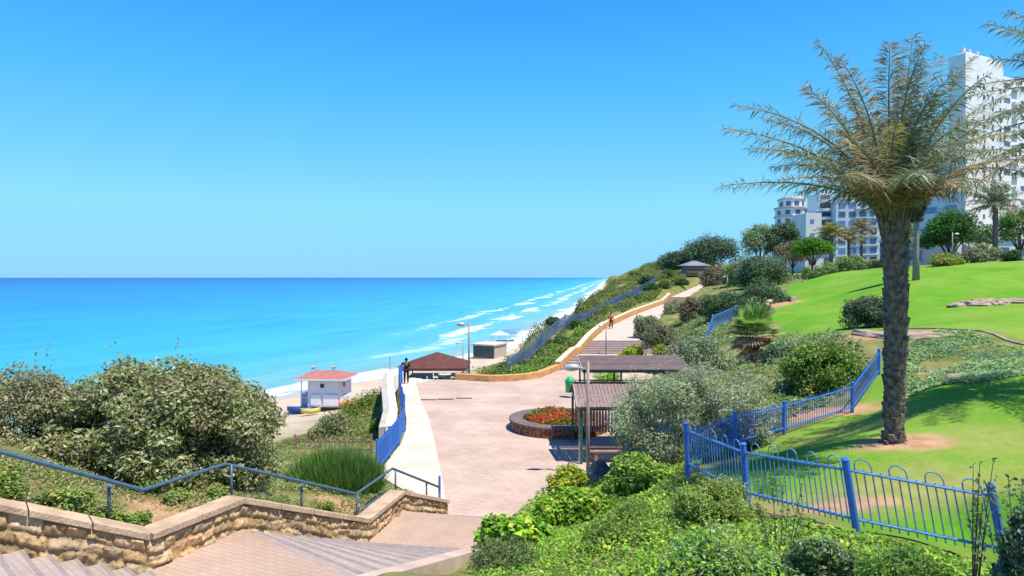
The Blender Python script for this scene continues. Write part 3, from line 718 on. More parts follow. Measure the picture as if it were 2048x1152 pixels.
# ------------------------------------------------------------------ fences
def metal_fence(name, label, pts, h, gap=.11, hoops=False, lean=(0, 0), m=None, mp=None, pr=.012, post=.05, group=None, top_only=False, rail_r=.022):
    m = m or BLUE; mp = mp or m; o = Vector(pts[0]); root = empty(name, o); tag(root, label, "fence", group)
    L = [Vector(p) - o for p in pts]
    if not isinstance(lean, list): lean = [lean] * len(L)
    up = [Vector((a, b_, 1)) for a, b_ in lean]
    for p, u in zip(L, up):
        pb = MB(); pb.tube([p - u * .25, p + u * (h + .06)], post, 8); pb.tube([p + u * (h + .06), p + u * (h + .085)], [post * 1.15, post * .8], 8); pb.build("post", m, root)
    for i in range(len(L) - 1):
        a, b_ = L[i], L[i + 1]; ua, ub = up[i], up[i + 1]
        rb = MB(); rb.tube([a + ua * (h * .9), b_ + ub * (h * .9)], rail_r, 6); rb.build("top_rail", mp, root)
        rb = MB(); rb.tube([a + ua * .14, b_ + ub * .14], rail_r, 6); rb.build("bottom_rail", mp, root)
        n = max(2, int((b_ - a).length / gap)); pb = MB()
        for k in range(1, n):
            t = k / n; q = a.lerp(b_, t); u = ua.lerp(ub, t)
            if hoops:
                j = k % 4
                if j == 1 and k + 2 < n + 0:
                    t2 = (k + 2) / n; q2 = a.lerp(b_, t2); u2 = ua.lerp(ub, t2); pts_ = [q + u * .05, q + u * (h * .98)]
                    for w_ in range(1, 8):
                        g = w_ / 8; c_ = q.lerp(q2, .5 - .5 * math.cos(math.pi * g)); pts_.append(c_ + u * (h * .98 + .12 * math.sin(math.pi * g)))
                    pts_ += [q2 + u2 * (h * .98), q2 + u2 * .05]
                    pb.tube(pts_, pr, 5); continue
                if j == 3 and k > 2: continue
                pb.tube([q + u * .05, q + u * (h * .94)], pr, 5)
            else: pb.tube([q + u * .04, q + u * h], pr, 4)
        pb.build("picket_panel", mp, root)
    return root
fp = [P(1480, 1004, 12.3)]
def Pz(px, py, d): return P(px, py, d)
metal_fence("metal_fence", "bright blue bow topped metal fence at lower right below the big palm",
            [Pz(2010, 1118, 9.4), Pz(1712, 1056, 10.1), Pz(1494, 1000, 12.4), Pz(1376, 940, 14.8)], .98, .115, True,
            [(-.20, 0), (-.16, 0), (-.07, 0), (-.05, 0)], BLUE, BLUE2, .0105, .058, rail_r=.024)
metal_fence("metal_fence", "blue metal fence running up the bank behind the big palm trunk",
            [Pz(1374, 936, 15.1), Pz(1470, 895, 17.0), Pz(1568, 866, 19), Pz(1705, 822, 21.2), Pz(1758, 748, 24)], .84, .12, False, (0, 0), BLUE, BLUE, .011, .05)
fl = [(-4.98, 24.6), (-4.93, 26.8), (-4.9, 28.9), (-5.1, 31.5), (-5.5, 34.1), (-6.0, 36.4), (-6.45, 38.6), (-7.0, 41.6), (-7.6, 44.9), (-7.75, 47)]
metal_fence("metal_fence", "deep blue picket fence curving along the seaward edge of the plaza pavement",
            [(x, y, ZP) for x, y in fl], 1.15, .13, False, (0, 0), BLUE, BLUE, .016, .045)
hp = [(1015, 50), (1050, 55), (1085, 60), (1130, 68), (1170, 76), (1210, 85), (1255, 97), (1310, 113)]
metal_fence("metal_fence", "long blue-grey fence climbing the scrubby slope left of the path", [G(px, d, .15 if d < 60 else .7) for px, d in hp], 1.2, .26, False, (0, 0), mat("slate_blue_paint", (.15, .22, .38), (.10, .16, .28), .6, .6, .2), None, .028, .06)
metal_fence("metal_fence", "blue fence half hidden among shrubs right of the path", [G(px, d, .0) for px, d in [(1345, 40), (1385, 44), (1425, 49), (1470, 54), (1500, 59)]], 1.1, .22, False, (0, 0), BLUE2, None, .022, .05)
# wooden picket fence on the slope
WOODG = mat("weathered_wood", (.34, .22, .16), (.24, .16, .12), 8, .9, .1)
def wood_fence():
    pts = [P(590, 905, 27.5), P(640, 905, 27.2), P(690, 906, 27), P(742, 906, 26.6)]; o = Vector(pts[0]); root = empty("wooden_fence", o)
    tag(root, "weathered grey-brown picket fence above the grass clump", "fence")
    L = [Vector(p) - o for p in pts]
    for p in L: MB().box(p.x, p.y, p.z + .3, .09, .09, .9).build("post", WOODG, root)
    mb = MB(); rl = MB()
    for i in range(3):
        a, b_ = L[i], L[i + 1]; n = int((b_ - a).length / .2)
        for k in range(1, n): q = a.lerp(b_, k / n); mb.box(q.x, q.y - .03, q.z + .28, .035, .02, .62 + .03 * math.sin(k * 7))
        for z in (.12, .45): rl.beam(a + Vector((0, 0, z)), b_ + Vector((0, 0, z)), .04, .05)
    mb.build("pickets", WOODG, root); rl.build("rails", WOODG, root)
wood_fence()

# ------------------------------------------------------------------ walls
ORANGE = mat("orange_sandstone", (.60, .34, .15), (.45, .24, .10), 2.2, .95, .1, .6, 9)
CREAM = mat("cream_stone", (.70, .58, .44), (.56, .44, .32), 2, .9, .1, .3)
def low_wall(name, label, pts, wid, h, m, cap=None, caph=.07):
    o = Vector(pts[0]); root = empty(name, o); tag(root, label, "wall"); L = [Vector(p) - o + Vector((0, 0, h)) for p in pts]
    mb = MB(); ribbon_wall(mb, L, wid, h + .4, -1); mb.build("stonework", m, root, bevel=.02)
    if cap:
        mb = MB(); ribbon_wall(mb, [q + Vector((0, 0, caph + .002)) for q in L], wid + .06, caph, -1); mb.build("coping", cap, root, bevel=.015)
    return root
ow = [(-4.0, 46.9, ZP), (-2.8, 46.5, ZP), (-1.6, 46.1, ZP), (-.6, 46.2, ZP), (.34, 46.5, ZP), (1.3, 47.1, ZP), (2.1, 48.0, ZP), (2.8, 49.6, ZP), (3.3, 51, ZP), (3.75, 52, ZP)]
low_wall("retaining_wall", "low orange sandstone wall curving along the far edge of the plaza", ow, .45, .42, ORANGE)
pw = [(p[0] - .05, p[1], p[2]) for p in PATHL]
pw2 = [pw[0], pw[1], pw[2], pw[3], (8.5, 66, -5.6), pw[4], pw[5], pw[6], pw[7]]
low_wall("retaining_wall", "pale topped orange wall climbing beside the left of the hill path", pw2, .4, .55, ORANGE, CREAM, .09)
WHITEW = mat("white_render", (.80, .77, .72), (.70, .66, .61), 1.5, .9, .1, .1)
GREYW = mat("grey_render", (.45, .42, .39), (.36, .33, .30), 1.5, .9, .1, .1)
def sea_wall():
    top = [(-5.42, 30.8, -6.85), (-5.85, 34.1, -6.75), (-6.75, 38.4, -6.65), (-7.75, 43.5, -6.6), (-8.2, 46.5, -6.6)]
    o = Vector(top[0]); root = empty("sea_wall", o); tag(root, "tall white rendered wall dropping to the slope outside the blue plaza fence", "wall")
    L = [Vector(p) - o for p in top]
    mb = MB(); ribbon_wall(mb, L, .42, 5.0, -1); mb.build("wall_body", WHITEW, root)
    mb = MB(); ribbon_wall(mb, [q + Vector((-.43, 0, -.05)) for q in L], .3, 5, -1); mb.build("buttress", GREYW, root)
    MB().tube([L[-1] + Vector((-.3, 0, 0)), L[-1] + Vector((-.3, 0, 1.1))], .04, 6).build("pole", GREYW, root)
sea_wall()
low_wall("garden_wall", "curved pale wall around the sandy pit at the edge of the lawn", [G(px, d, 0) for px, d in [(1530, 53), (1545, 57), (1562, 58.5), (1578, 57.5), (1583, 55)]], .35, .45, CREAM)
ST = mat("edging_stone", (.36, .30, .22), (.22, .18, .13), 5, .95, .1, .7, 14)
low_wall("edging_wall", "long dark stone edging snaking across the lawn at far right", [G(px, d, 0) for px, d in [(1815, 31), (1850, 30.3), (1885, 29.8), (1920, 29.2), (1960, 28.2), (1985, 27.2), (2010, 26.3), (2048, 25.3), (2100, 24.4)]], .18, .06, ST)

# ------------------------------------------------------------------ plaza furniture
BRICK = None
def planter():
    c = (2.25, 32.0, ZP); root = empty("round_planter", c); tag(root, "round dark brick planter filled with red and orange flowers on the plaza", "planter")
    m, t, b = principled("planter_brick", .85, .2)
    tc = t.nodes.new('ShaderNodeTexCoord'); wv = t.nodes.new('ShaderNodeTexNoise'); wv.inputs['Scale'].default_value = 7
    t.links.new(tc.outputs['Object'], wv.inputs['Vector']); r = t.nodes.new('ShaderNodeValToRGB'); r.color_ramp.elements[0].position = .4; r.color_ramp.elements[1].position = .62
    r.color_ramp.elements[0].color = (.13, .06, .04, 1); r.color_ramp.elements[1].color = (.36, .17, .10, 1); t.links.new(wv.outputs['Fac'], r.inputs[0]); t.links.new(r.outputs[0], b.inputs['Base Color'])
    ro, ri, h = 2.4, 1.72, .40; wb, rb = MB(), MB(); n = 66
    for k in range(n):
        a0 = 2 * math.pi * (k + .06) / n; a1 = 2 * math.pi * (k + .94) / n
        for mb, r0, r1, z0, z1 in ((wb, ri + .05, ro - .05, 0, h - .002), (rb, ri, ro, h, h + .10)):
            pl = [(r0 * math.cos(a0), r0 * math.sin(a0)), (r1 * math.cos(a0), r1 * math.sin(a0)), (r1 * math.cos(a1), r1 * math.sin(a1)), (r0 * math.cos(a1), r0 * math.sin(a1))]
            mb.prism(pl, z0, z1)
    wb.lathe([(ri + .1, .0), (ri + .1, h - .02), (ro - .12, h - .02), (ro - .12, 0)], n=48)
    wb.build("wall", m, root)
    rb.build("rim", mat("rim_brick", (.20, .155, .16), (.12, .095, .10), 5, .8, .2), root, bevel=.015)
    mb = MB(); mb.lathe([(0.01, .38), (ri + .08, .36)], n=40); mb.build("soil", mat("soil", (.20, .11, .06), (.12, .07, .04), 4), root)
    rng = np.random.default_rng(3); n = 5200
    a = rng.uniform(0, 2 * np.pi, n); rr = np.sqrt(rng.uniform(0, 1, n)) * 1.68; x, y = rr * np.cos(a), rr * np.sin(a)
    hz = .42 + .16 * (fbm(x, y, .35, 5) + .6) + rng.uniform(0, .12, n)
    f = fbm(x, y, .7, 9) + rng.normal(size=n) * .35
    red = np.array([(.48, .09, .03), (.55, .16, .03), (.40, .06, .03), (.50, .24, .04)])[rng.integers(0, 4, n)]; grn = np.array([(.16, .24, .04), (.26, .30, .05), (.10, .17, .03)])[rng.integers(0, 3, n)]
    cols = np.where((f > .0)[:, None], red, grn)
    V, Fc, Cc = leaves(rng, np.stack([x, y, hz], -1), unit(rng.normal(size=(n, 3)) * .6 + [0, 0, 1]), .11, .7, cols)
    o = np_mesh("flowers", V, Fc, Cc, None, FOL); o.location = c; tag(o, "red and orange flower bed filling the round brick planter", "flowers", kind='stuff')
planter()

GREEN = mat("dark_green_paint", (.03, .14, .10), (.02, .09, .07), 6, .4, .4)
ROOFB = mat("brown_roof", (.27, .20, .19), (.21, .155, .15), 3, .8, .2, .2, 8)
def hip_tier(mb, cx, cy, hx, hy, z0, tx, ty, z1, th=.05):
    lo = [(cx - hx, cy - hy), (cx + hx, cy - hy), (cx + hx, cy + hy), (cx - hx, cy + hy)]; hi = [(cx - tx, cy - ty), (cx + tx, cy - ty), (cx + tx, cy + ty), (cx - tx, cy + ty)]
    vs = [(x, y, z0) for x, y in lo] + [(x, y, z1) for x, y in hi] + [(x, y, z0 - th) for x, y in lo] + [(x, y, z1 - th) for x, y in hi]
    fs = []
    for i in range(4):
        j = (i + 1) % 4; fs += [(i, j, 4 + j, 4 + i), (8 + j, 8 + i, 12 + i, 12 + j), (i, 8 + i, 8 + j, j), (4 + i, 4 + j, 12 + j, 12 + i)]
    mb.add(vs, fs)
def pavilion():
    x0, x1, y0, y1 = 2.62, 6.3, 25.7, 29.4; cx, cy = (x0 + x1) / 2, (y0 + y1) / 2; o = (cx, cy, ZP)
    root = empty("pavilion", o); tag(root, "brown pavilion with two slatted roof tiers on green posts beside the round planter", "pavilion")
    hx, hy = (x1 - x0) / 2, (y1 - y0) / 2; ze = 2.22
    def boards(name, x0_, x1_, ya, za, yb, zb, along, w_, gap, seed):
        """slatted roof plane from its low edge (ya, za) to its high edge (yb, zb)"""
        rg = random.Random(seed); mb = MB(); L = math.hypot(yb - ya, zb - za); n = int((L if along else (x1_ - x0_)) / (w_ + gap))
        for k in range(n):
            j = rg.uniform(-.006, .006)
            if along:                      # boards run left to right
                t = (k + .5) / n; mb.box((x0_ + x1_) / 2, ya + (yb - ya) * t, za + (zb - za) * t + j, x1_ - x0_ + rg.uniform(-.05, .05), w_, .035)
            else:                          # boards run up the slope
                x = x0_ + (k + .5) * (x1_ - x0_) / n; mb.beam((x, ya - rg.uniform(0, .04), za + j), (x, yb, zb + j), w_, .035)
        for t in (.06, .5, .94): mb.beam((x0_, ya + (yb - ya) * t, za + (zb - za) * t - .065), (x1_, ya + (yb - ya) * t, za + (zb - za) * t - .065), .06, .09)
        return mb.build(name, ROOFB, root)
    boards("lower_roof", -hx - .1, hx + .2, -hy - .1, ze, -hy + 1.55, ze + .62, False, .13, .014, 1)
    boards("lower_roof", -hx - .1, hx + .2, hy + .1, ze, hy - 1.55, ze + .62, False, .13, .014, 2)
    boards("upper_roof", -hx + .28, hx + 1.0, -.38, ze + 1.22, 1.75, ze + 1.56, True, .15, .022, 3)
    rb_ = MB(); rb_.beam((-hx - .12, -hy - .12, ze - .02), (-hx - .12, -hy + 1.55, ze + .60), .05, .12); rb_.beam((-hx + .25, -.4, ze + 1.18), (-hx + .25, 1.75, ze + 1.52), .05, .10); rb_.build("fascia", mat("pale_fascia", (.36, .31, .29), (.28, .24, .22), 4), root)
    for y_, h_ in ((-.30, 1.12), (1.55, 1.42)):
        fb = MB()
        for x_ in (-hx + .34, 0.0, hx - .1): fb.box(x_, y_, ze + (h_ + .45) / 2, .07, .07, h_ - .45)
        fb.box(.1, y_, ze + h_ + .0, 2 * hx - .3, .07, .06); fb.box(.1, y_, ze + .50, 2 * hx - .3, .06, .05)
        fb.build("upper_frame", GREEN, root)
    for sx in (-1, 1):
        for sy in (-1, 1): MB().box(sx * (hx - .05), sy * (hy - .05), ze / 2 - .08, .10, .10, ze - .18).build("post", GREEN, root, bevel=.01)
    MB().box(-hx + .02, -hy + .28, ze / 2 - .1, .08, .08, ze - .2).build("post", GREYW, root)
    bmb = MB()
    for sy in (-1, 1): bmb.box(0, sy * (hy - .05), ze - .09, 2 * hx - .25, .07, .12)
    for sx in (-1, 1): bmb.box(sx * (hx - .05), 0, ze - .09, .07, 2 * hy - .25, .12)
    bmb.build("beam", GREEN, root)
    sl = MB()
    for k in range(26): sl.box(-hx + .2 + k * (2 * hx - .4) / 25, hy - .05, 1.15, .085, .03, 1.5)
    sl.build("slat_screen", mat("red_slats", (.38, .19, .15), (.28, .14, .11), 5), root)
    be = MB(); be.box(0, -hy + .35, .44, 2 * hx - .5, .42, .06); be.box(-1.2, -hy + .35, .2, .12, .36, .4); be.box(1.2, -hy + .35, .2, .12, .36, .4)
    be.build("bench", WOODG, root, bevel=.01)
pavilion()

STEEL = mat("lamp_pole_metal", (.30, .26, .22), (.22, .19, .16), 6, .5, .4)
HEADM = mat("lamp_head_metal", (.62, .62, .64), (.5, .5, .52), 4, .3, .5, metal=.3)
LENS = mat("lamp_glass", (.75, .75, .72), (.65, .65, .62), 4, .2, .5)
def street_lamp():
    root = empty("street_lamp", (0, 0, 0)); h = 4.25
    MB().tube([(0, 0, -.4), (0, 0, h)], [.075, .055], 10).build("pole", STEEL, root, True)
    MB().lathe([(.13, 0), (.13, .12), (.08, .16), (.07, .16)], n=12).build("pole_base", STEEL, root)
    MB().tube([(0, 0, h), (0, 0, h + .05)], [.06, .02], 8).build("pole_cap", STEEL, root)
    MB().tube([(0, 0, h - .28), (-.32, 0, h - .22)], .03, 6).build("arm", STEEL, root)
    hd = MB(); pr = []
    for i in range(9):
        q = i / 8; pr.append((-.25 - .62 * q, 0, h - .22 + .02 * math.sin(q * 3)))
    rad = [.035, .07, .105, .125, .13, .125, .11, .08, .03]
    hd.tube(pr, rad, 10); hd_o = hd.build("lamp_head", HEADM, root, True); 
    MB().lathe([(.02, -.10), (.09, -.08), (.11, -.05)], (-.60, 0, h - .24), 14, 1.9, .9).build("lens", LENS, hd_o)
    return root
L0 = street_lamp(); L0.location = G(1176, 24.0); tag(L0, "grey street lamp rising in front of the brown pavilion", "street lamp", "street lamps along the promenade")
def lamp(px, d, ytop, label, rz=0.0):
    l = copy_tree(L0); x, y, z = G(px, d); zt = -(ytop - HY) / F * d; s = (zt - z) / 4.3
    l.location = (x, y, z); l.scale = (max(s, .8), max(s, .8), s); l.rotation_euler = (0, 0, rz); l['label'] = label; return l
lamp(1212, 56.2, 648, "thin street lamp standing on the broad steps up to the path")
lamp(938, 56, 641, "tall street lamp behind the brown gazebo by the beach")
lamp(926, 82, 682, "smaller far street lamp beside the tall one near the beach")
lamp(907, 110, 702, "tiny farthest street lamp behind the gazebo roof near the sand")
lamp(1905, 66, 464, "pale lamp post beyond the lawn in front of the round green tree", math.pi)
lamp(1455, 92, 552, "small lamp post beside the hill path near the brown shrub")

def bin_():
    p = (P(1140, 795, 40)[0], 40, ZP); root = empty("litter_bin", p); tag(root, "bright green plastic litter bin on a post at the plaza edge", "litter bin")
    g = mat("green_plastic", (.02, .42, .13), (.015, .34, .10), 4, .4, .4)
    MB().lathe([(.02, .33), (.26, .33), (.29, .9), (.30, 1.0), (.27, 1.0), (.26, .9)], n=18).build("body", g, root, True)
    MB().lathe([(.31, 1.0), (.30, 1.06), (.18, 1.15), (.17, 1.24), (.02, 1.26)], n=18).build("lid", g, root, True)
    MB().tube([(.36, 0, 0), (.36, 0, 1.1)], .035, 8).build("post", STEEL, root)
    MB().box(.32, 0, .8, .12, .06, .06).build("bracket", STEEL, root)
bin_()
GR = mat("iron_grate", (.16, .14, .13), (.10, .09, .08), 20)
for i, (px, py) in enumerate([(857, 800), (891, 799), (928, 797)]):
    d = 7.2 * F / (py - HY); x = (px - 1024) / F * d; mb = MB()
    for sy in (-.09, .09): mb.box(0, sy, .01, .95, .03, .03)
    for sx in np.linspace(-.46, .46, 16): mb.box(sx, 0, .008, .025, .15, .024)
    o = mb.build("drain_grate", GR); o.location = (x, d, ZP + .006)
    tag(o, ["dark drain grate in the plaza nearest the pale pavement strip", "middle one of three drain grates across the plaza", "drain grate in the plaza farthest from the blue fence"][i], "drain grate", "drain grates across the plaza")

# ------------------------------------------------------------------ gazebo, hut, beach things
MAROON = mat("maroon_canvas", (.135, .055, .048), (.10, .042, .038), 2, .85, .15)
def gazebo():
    x, d = (874 - 1024) / F * 60, 60; z = tz(x, d); root = empty("gazebo", (x, d, z)); tag(root, "open gazebo with dark maroon hip roof beyond the plaza above the beach", "gazebo")
    ze = -(737 - HY) / F * 57.4 - z; za = -(704 - HY) / F * 60 - z; mb = MB(); hip_tier(mb, 0, 0, 2.85, 2.6, ze, .03, .03, za); mb.build("roof", MAROON, root)
    mb = MB()
    for s in (-1, 1): mb.box(0, s * 2.58, ze - .12, 5.6, .03, .2); mb.box(s * 2.83, 0, ze - .12, .03, 5.1, .2)
    mb.build("valance", MAROON, root)
    for sx in (-1, 1):
        for sy in (-1, 1): MB().box(sx * 2.55, sy * 2.3, ze / 2, .12, .12, ze).build("post", WHITEW, root)
    mb = MB(); mb.box(0, 2.3, .8, 5, .06, 1.6); mb.box(-2.55, 0, .8, .06, 4.4, 1.6); mb.box(-2.0, -2.45, 1.25, .9, .06, 1.2); mb.build("screen", WHITEW, root)
gazebo()
CHW = mat("white_plastic", (.78, .78, .78), (.7, .7, .7), 3, .4, .4)
def chair_table():
    t = empty("cafe_table", (0, 0, 0)); MB().lathe([(.01, .74), (.55, .74), (.55, .70), (.01, .70)], n=20).build("table_top", CHW, t); MB().tube([(0, 0, 0), (0, 0, .72)], .04, 8).build("leg", STEEL, t)
    c = empty("plastic_chair", (0, 0, 0)); MB().box(0, 0, .45, .46, .44, .04).build("seat", CHW, c); MB().box(0, .22, .72, .46, .04, .5).build("backrest", CHW, c)
    for sx in (-1, 1):
        for sy in (-1, 1): MB().box(sx * .19, sy * .18, .215, .04, .04, .43).build("leg", CHW, c)
    return t, c
T0, C0 = chair_table()
gx, gy = (874 - 1024) / F * 60, 60
first = True
for i, (dx, dy) in enumerate([(-1.5, -2.9), (1.0, -3.0), (.1, .9)]):
    t = T0 if i == 0 else copy_tree(T0); t.location = (gx + dx, gy + dy, tz(gx + dx, gy + dy) + .9)
    tag(t, ["round white table under the left side of the maroon gazebo", "round white table under the right side of the maroon gazebo", "round white table at the back of the maroon gazebo"][i], "table", "tables under the gazebo")
    for k in range(2):
        c = C0 if (i == 0 and k == 0) else copy_tree(C0); sx = (-1, 1)[k]
        c.location = (gx + dx + sx * .75, gy + dy, tz(gx + dx, gy + dy) + .9); c.rotation_euler = (0, 0, -sx * math.pi / 2)
        tag(c, "white plastic chair drawn up to a table under the maroon gazebo", "chair", "chairs under the gazebo")
# raised deck carrying the tables
dk = MB(); dk.box(0, -.9, .45, 5.4, 6.4, .9); dko = dk.build("deck", STRIP); dko.location = (gx, gy, tz(gx, gy)); tag(dko, "pale raised floor slab under the maroon gazebo", "deck")

def hut():
    x, y, z = P(655, 818, 66); z = tz(x, y); root = empty("lifeguard_hut", (x, y, z), -.10); tag(root, "white lifeguard hut with a faded red hip roof standing on the beach", "lifeguard hut")
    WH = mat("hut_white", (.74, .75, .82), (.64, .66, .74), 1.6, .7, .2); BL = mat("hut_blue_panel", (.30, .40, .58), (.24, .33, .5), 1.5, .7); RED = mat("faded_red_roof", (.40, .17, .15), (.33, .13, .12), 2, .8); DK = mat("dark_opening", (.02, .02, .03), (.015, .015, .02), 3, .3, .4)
    h = 3.35; mb = MB(); mb.box(.25, 0, .5 + 1.38, 3.3, 3.0, 2.76); mb.build("walls", WH, root)
    mb = MB(); mb.box(-1.75, .1, .45 + .65, .9, 2.8, 1.1); mb.build("side_deck", BL, root)
    mb = MB(); hip_tier(mb, -.05, 0, 2.5, 2.0, h - .08, 1.3, .06, h + .5, .08); mb.add([(-1.35, -.06, h + .5), (1.25, -.06, h + .5), (1.25, .06, h + .5), (-1.35, .06, h + .5)], [(0, 1, 2, 3)]); mb.build("roof", RED, root)
    mb = MB()
    for s in (-1, 1): mb.box(-.05, s * 2.0, h - .16, 5.05, .06, .14); mb.box(-.05 + s * 2.51, 0, h - .16, .06, 3.94, .14)
    mb.build("fascia", WH, root)
    MB().box(.05, -1.52, 2.55, .36, .08, .36).build("window", DK, root); MB().box(1.93, -.6, 2.6, .08, .34, .4).build("window", DK, root); MB().box(-1.43, -.7, 2.5, .08, .5, .6).build("window", DK, root)
    mb = MB(); mb.box(-.55, -1.56, 1.2, 1.0, .12, 1.0); mb.box(.95, -1.56, 1.2, 1.5, .12, 1.05); mb.build("front_shutter", mat("hut_shutter", (.80, .80, .86), (.74, .74, .8), 2, .6), root)
    mb = MB()
    for sx in (-2.1, -1.3): mb.box(sx, -1.35, 1.82, .09, .09, 2.74)
    for sx in (1.0, -.4): mb.box(sx, -1.2, .25, .15, .15, .5)
    for sx in (1.0, -.4): mb.box(sx, 1.2, .25, .15, .15, .5)
    mb.build("stilts", WH, root)
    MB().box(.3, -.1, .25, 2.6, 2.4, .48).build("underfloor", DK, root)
    MB().box(2.15, -.4, .8, .08, 1.6, 1.5).build("side_ramp", WH, root)
    for sx, hh in ((-1.35, .75), (.7, .8)):
        mb = MB(); mb.tube([(sx, 0, h + .2), (sx, 0, h + hh)], .03, 6); mb.tube([(sx - .25, -.05, h + hh), (sx + .22, .02, h + hh + .04)], [.16, .05], 8); mb.build("loudspeaker", GREYW, root)
    mb = MB()
    for z_ in (1.35, 1.75): mb.beam((-2.18, -1.35, z_), (-1.32, -1.35, z_), .05, .05); mb.beam((-2.18, -1.35, z_), (-2.18, 1.4, z_), .05, .05)
    mb.build("railing", WH, root)
    return x, y, z
hx_, hy_, hz_ = hut()
def boat(name, label, dx, dy, rz, L, col, wid=.55):
    m = mat(name + "_plastic", col, tuple(c * .75 for c in col), 3, .4, .4); vs, fs = [], []; n = 9
    for i in range(n):
        q = i / (n - 1) * 2 - 1; ww = wid * (1 - abs(q) ** 2.4) + .02; zz = .12 * q * q
        vs += [(q * L / 2, -ww, .42 + zz), (q * L / 2, -ww * .7, .08 + zz), (q * L / 2, ww * .7, .08 + zz), (q * L / 2, ww, .42 + zz), (q * L / 2, ww * .6, .5 + zz), (q * L / 2, -ww * .6, .5 + zz)]
    for i in range(n - 1):
        for k in range(6): fs.append((i * 6 + k, i * 6 + (k + 1) % 6, (i + 1) * 6 + (k + 1) % 6, (i + 1) * 6 + k))
    fs += [(5, 4, 3, 2, 1, 0), tuple(range((n - 1) * 6, n * 6))]
    o = MB().add(vs, fs).build(name, m, None, True); x, y = hx_ + dx, hy_ + dy; o.location = (x, y, tz(x, y) + .1); o.rotation_euler = (0, 0, rz); tag(o, label, "boat")
boat("rescue_boat", "bright orange rescue boat beside the right wall of the beach hut", 2.35, -1.0, .5, 2.6, (.85, .17, .03), .75)
boat("rescue_boat", "dark blue boat lying below the left side of the beach hut", -2.1, -1.3, .2, 2.8, (.02, .06, .25), .7)
boat("paddle_board", "small yellow board lying on sand in front of the beach hut", -.7, -3.2, .3, 1.8, (.55, .50, .12), .35)

def beach_shelter():
    x, y = P(980, 700, 112)[:2]; z = tz(x, y); root = empty("beach_kiosk", (x, y, z), -.45); tag(root, "low beach kiosk with dark glazed front and flat pale roof below the slope", "kiosk")
    MB().box(0, 0, 1.1, 4.0, 4.5, 2.2).build("walls", GREYW, root); MB().box(0, -2.30, 1.15, 3.8, .12, 1.9).build("window", mat("dark_glass", (.04, .07, .08), (.02, .04, .05), 1.5, .25, .5), root)
    MB().box(0, 0, 2.32, 4.4, 5.0, .2).build("roof", mat("pale_roof", (.62, .50, .46), (.55, .44, .40), 1), root)
beach_shelter()
def tent(px, d, col, label, s=1.0):
    x, y = P(px, 0, d)[:2]; root = empty("beach_tent", (x, y, tz(x, y))); tag(root, label, "tent", "beach tents on the sand"); mb = MB(); hip_tier(mb, 0, 0, 1.9 * s, 1.6 * s, 1.9, .05, .05, 2.7); mb.build("canopy", mat("tent_canvas", col, tuple(c * .8 for c in col), 2), root)
    for sx in (-1, 1):
        for sy in (-1, 1): MB().box(sx * 1.7 * s, sy * 1.4 * s, .95, .07, .07, 1.9).build("pole", CHW, root)
tent(1000, 138, (.45, .62, .80), "pale blue beach tent beyond the dark fronted kiosk")
tent(1016, 142, (.12, .25, .50), "darker blue beach tent against the foot of the slope")

